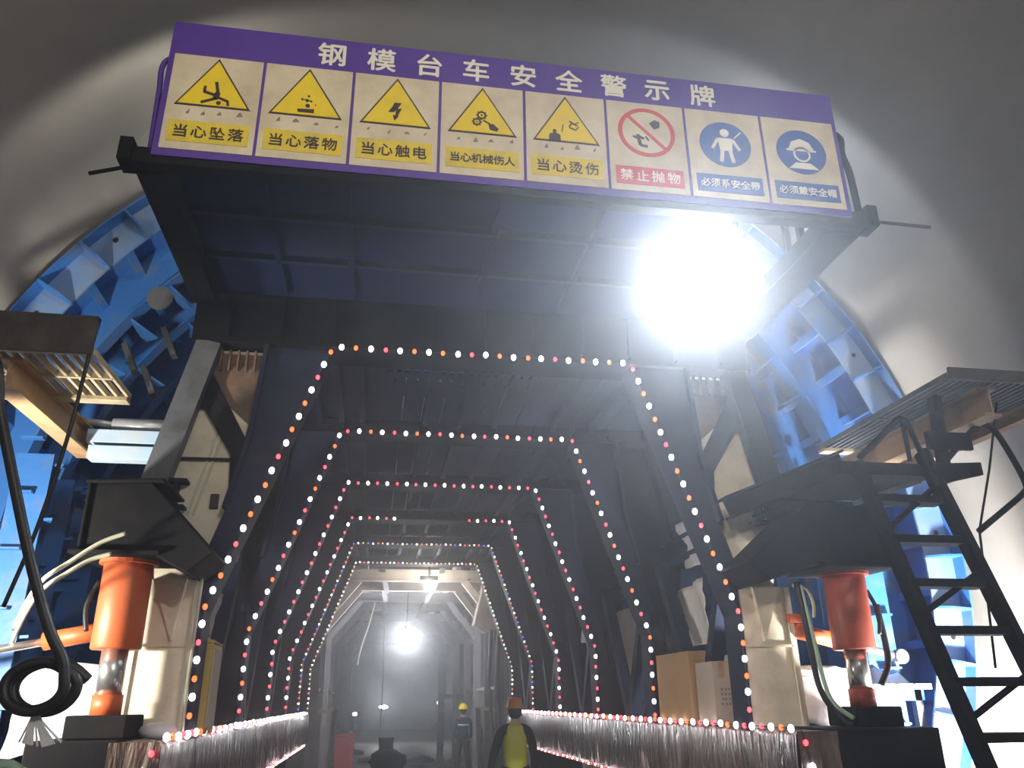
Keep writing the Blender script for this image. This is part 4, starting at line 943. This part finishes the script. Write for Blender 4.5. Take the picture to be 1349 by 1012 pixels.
    if hat == 'helmet_yellow':
        MB().lathe([(.150, 1.675), (.148, 1.685), (.122, 1.69), (.118, 1.74), (.095, 1.79), (.05, 1.82), (.001, 1.83)], (0, .005, 0), 'z', 24).build('helmet', hat, t, True, local=True)
    else:
        MB().lathe([(.138, 1.675), (.136, 1.685), (.108, 1.70), (.09, 1.79), (.06, 1.815), (.001, 1.82)], (0, .005, 0), 'z', 24).build('helmet', hat, t, True, local=True)
    return t
person('worker in navy jacket and yellow helmet standing with his back turned at the far gantry', (1.56, 21.6, 0), 0.05, 0.93, 'navycloth', 'darkcloth', 'helmet_yellow', False,
       {'arm': {-1: ((-.19, 0, 1.38), (-.25, -.02, 1.12), (-.20, .10, .95)), 1: ((.19, 0, 1.38), (.25, -.02, 1.12), (.20, .10, .95))},
        'leg': {-1: ((-.09, 0, .88), (-.13, .02, .48), (-.15, 0, .10)), 1: ((.09, 0, .88), (.13, .02, .48), (.15, 0, .10))}})
person('worker in yellow-green vest and orange hat walking away beside the right beam', (1.17, 11.4, 0), -0.1, 0.985, 'darkcloth', 'navycloth', 'helmet_orange', True,
       {'arm': {-1: ((-.19, 0, 1.38), (-.29, -.03, 1.13), (-.33, .03, .90)), 1: ((.19, 0, 1.38), (.25, -.04, 1.12), (.25, .03, .88))},
        'leg': {-1: ((-.09, 0, .88), (-.10, .12, .50), (-.10, .06, .10)), 1: ((.09, 0, .88), (.10, 0, .48), (.10, -.14, .10))}})

# ------------------------------------------------------------------ haze of dust and smoke in the tunnel
if LIGHTS['haze'] > 0:
    o = MB().prism([(2.9+0.95, 0.02)]+[(3.9*math.cos(math.radians(t)), CZ+3.9*math.sin(math.radians(t))) for t in range(-10, 191, 8)]+[(-3.85, 0.02)], -8.5, 35.5).build('haze', [], None)
    m = bpy.data.materials.new('haze_air'); m.use_nodes = True; n = m.node_tree.nodes; n.clear()
    out = n.new('ShaderNodeOutputMaterial'); v = n.new('ShaderNodeVolumeScatter')
    w = n.new('ShaderNodeVolumeScatter'); ad = n.new('ShaderNodeAddShader')
    for q, d, g in ((v, LIGHTS['haze'], 0.93), (w, LIGHTS['haze_wide'], 0.72)):
        q.inputs['Color'].default_value = (0.90, 0.94, 1.0, 1); q.inputs['Density'].default_value = d; q.inputs['Anisotropy'].default_value = g
    L = m.node_tree.links; L.new(v.outputs[0], ad.inputs[0]); L.new(w.outputs[0], ad.inputs[1]); L.new(ad.outputs[0], out.inputs['Volume']); o.data.materials.append(m)
    tag(o, 'thin bluish haze of dust hanging in the tunnel air', 'haze', kind='stuff')
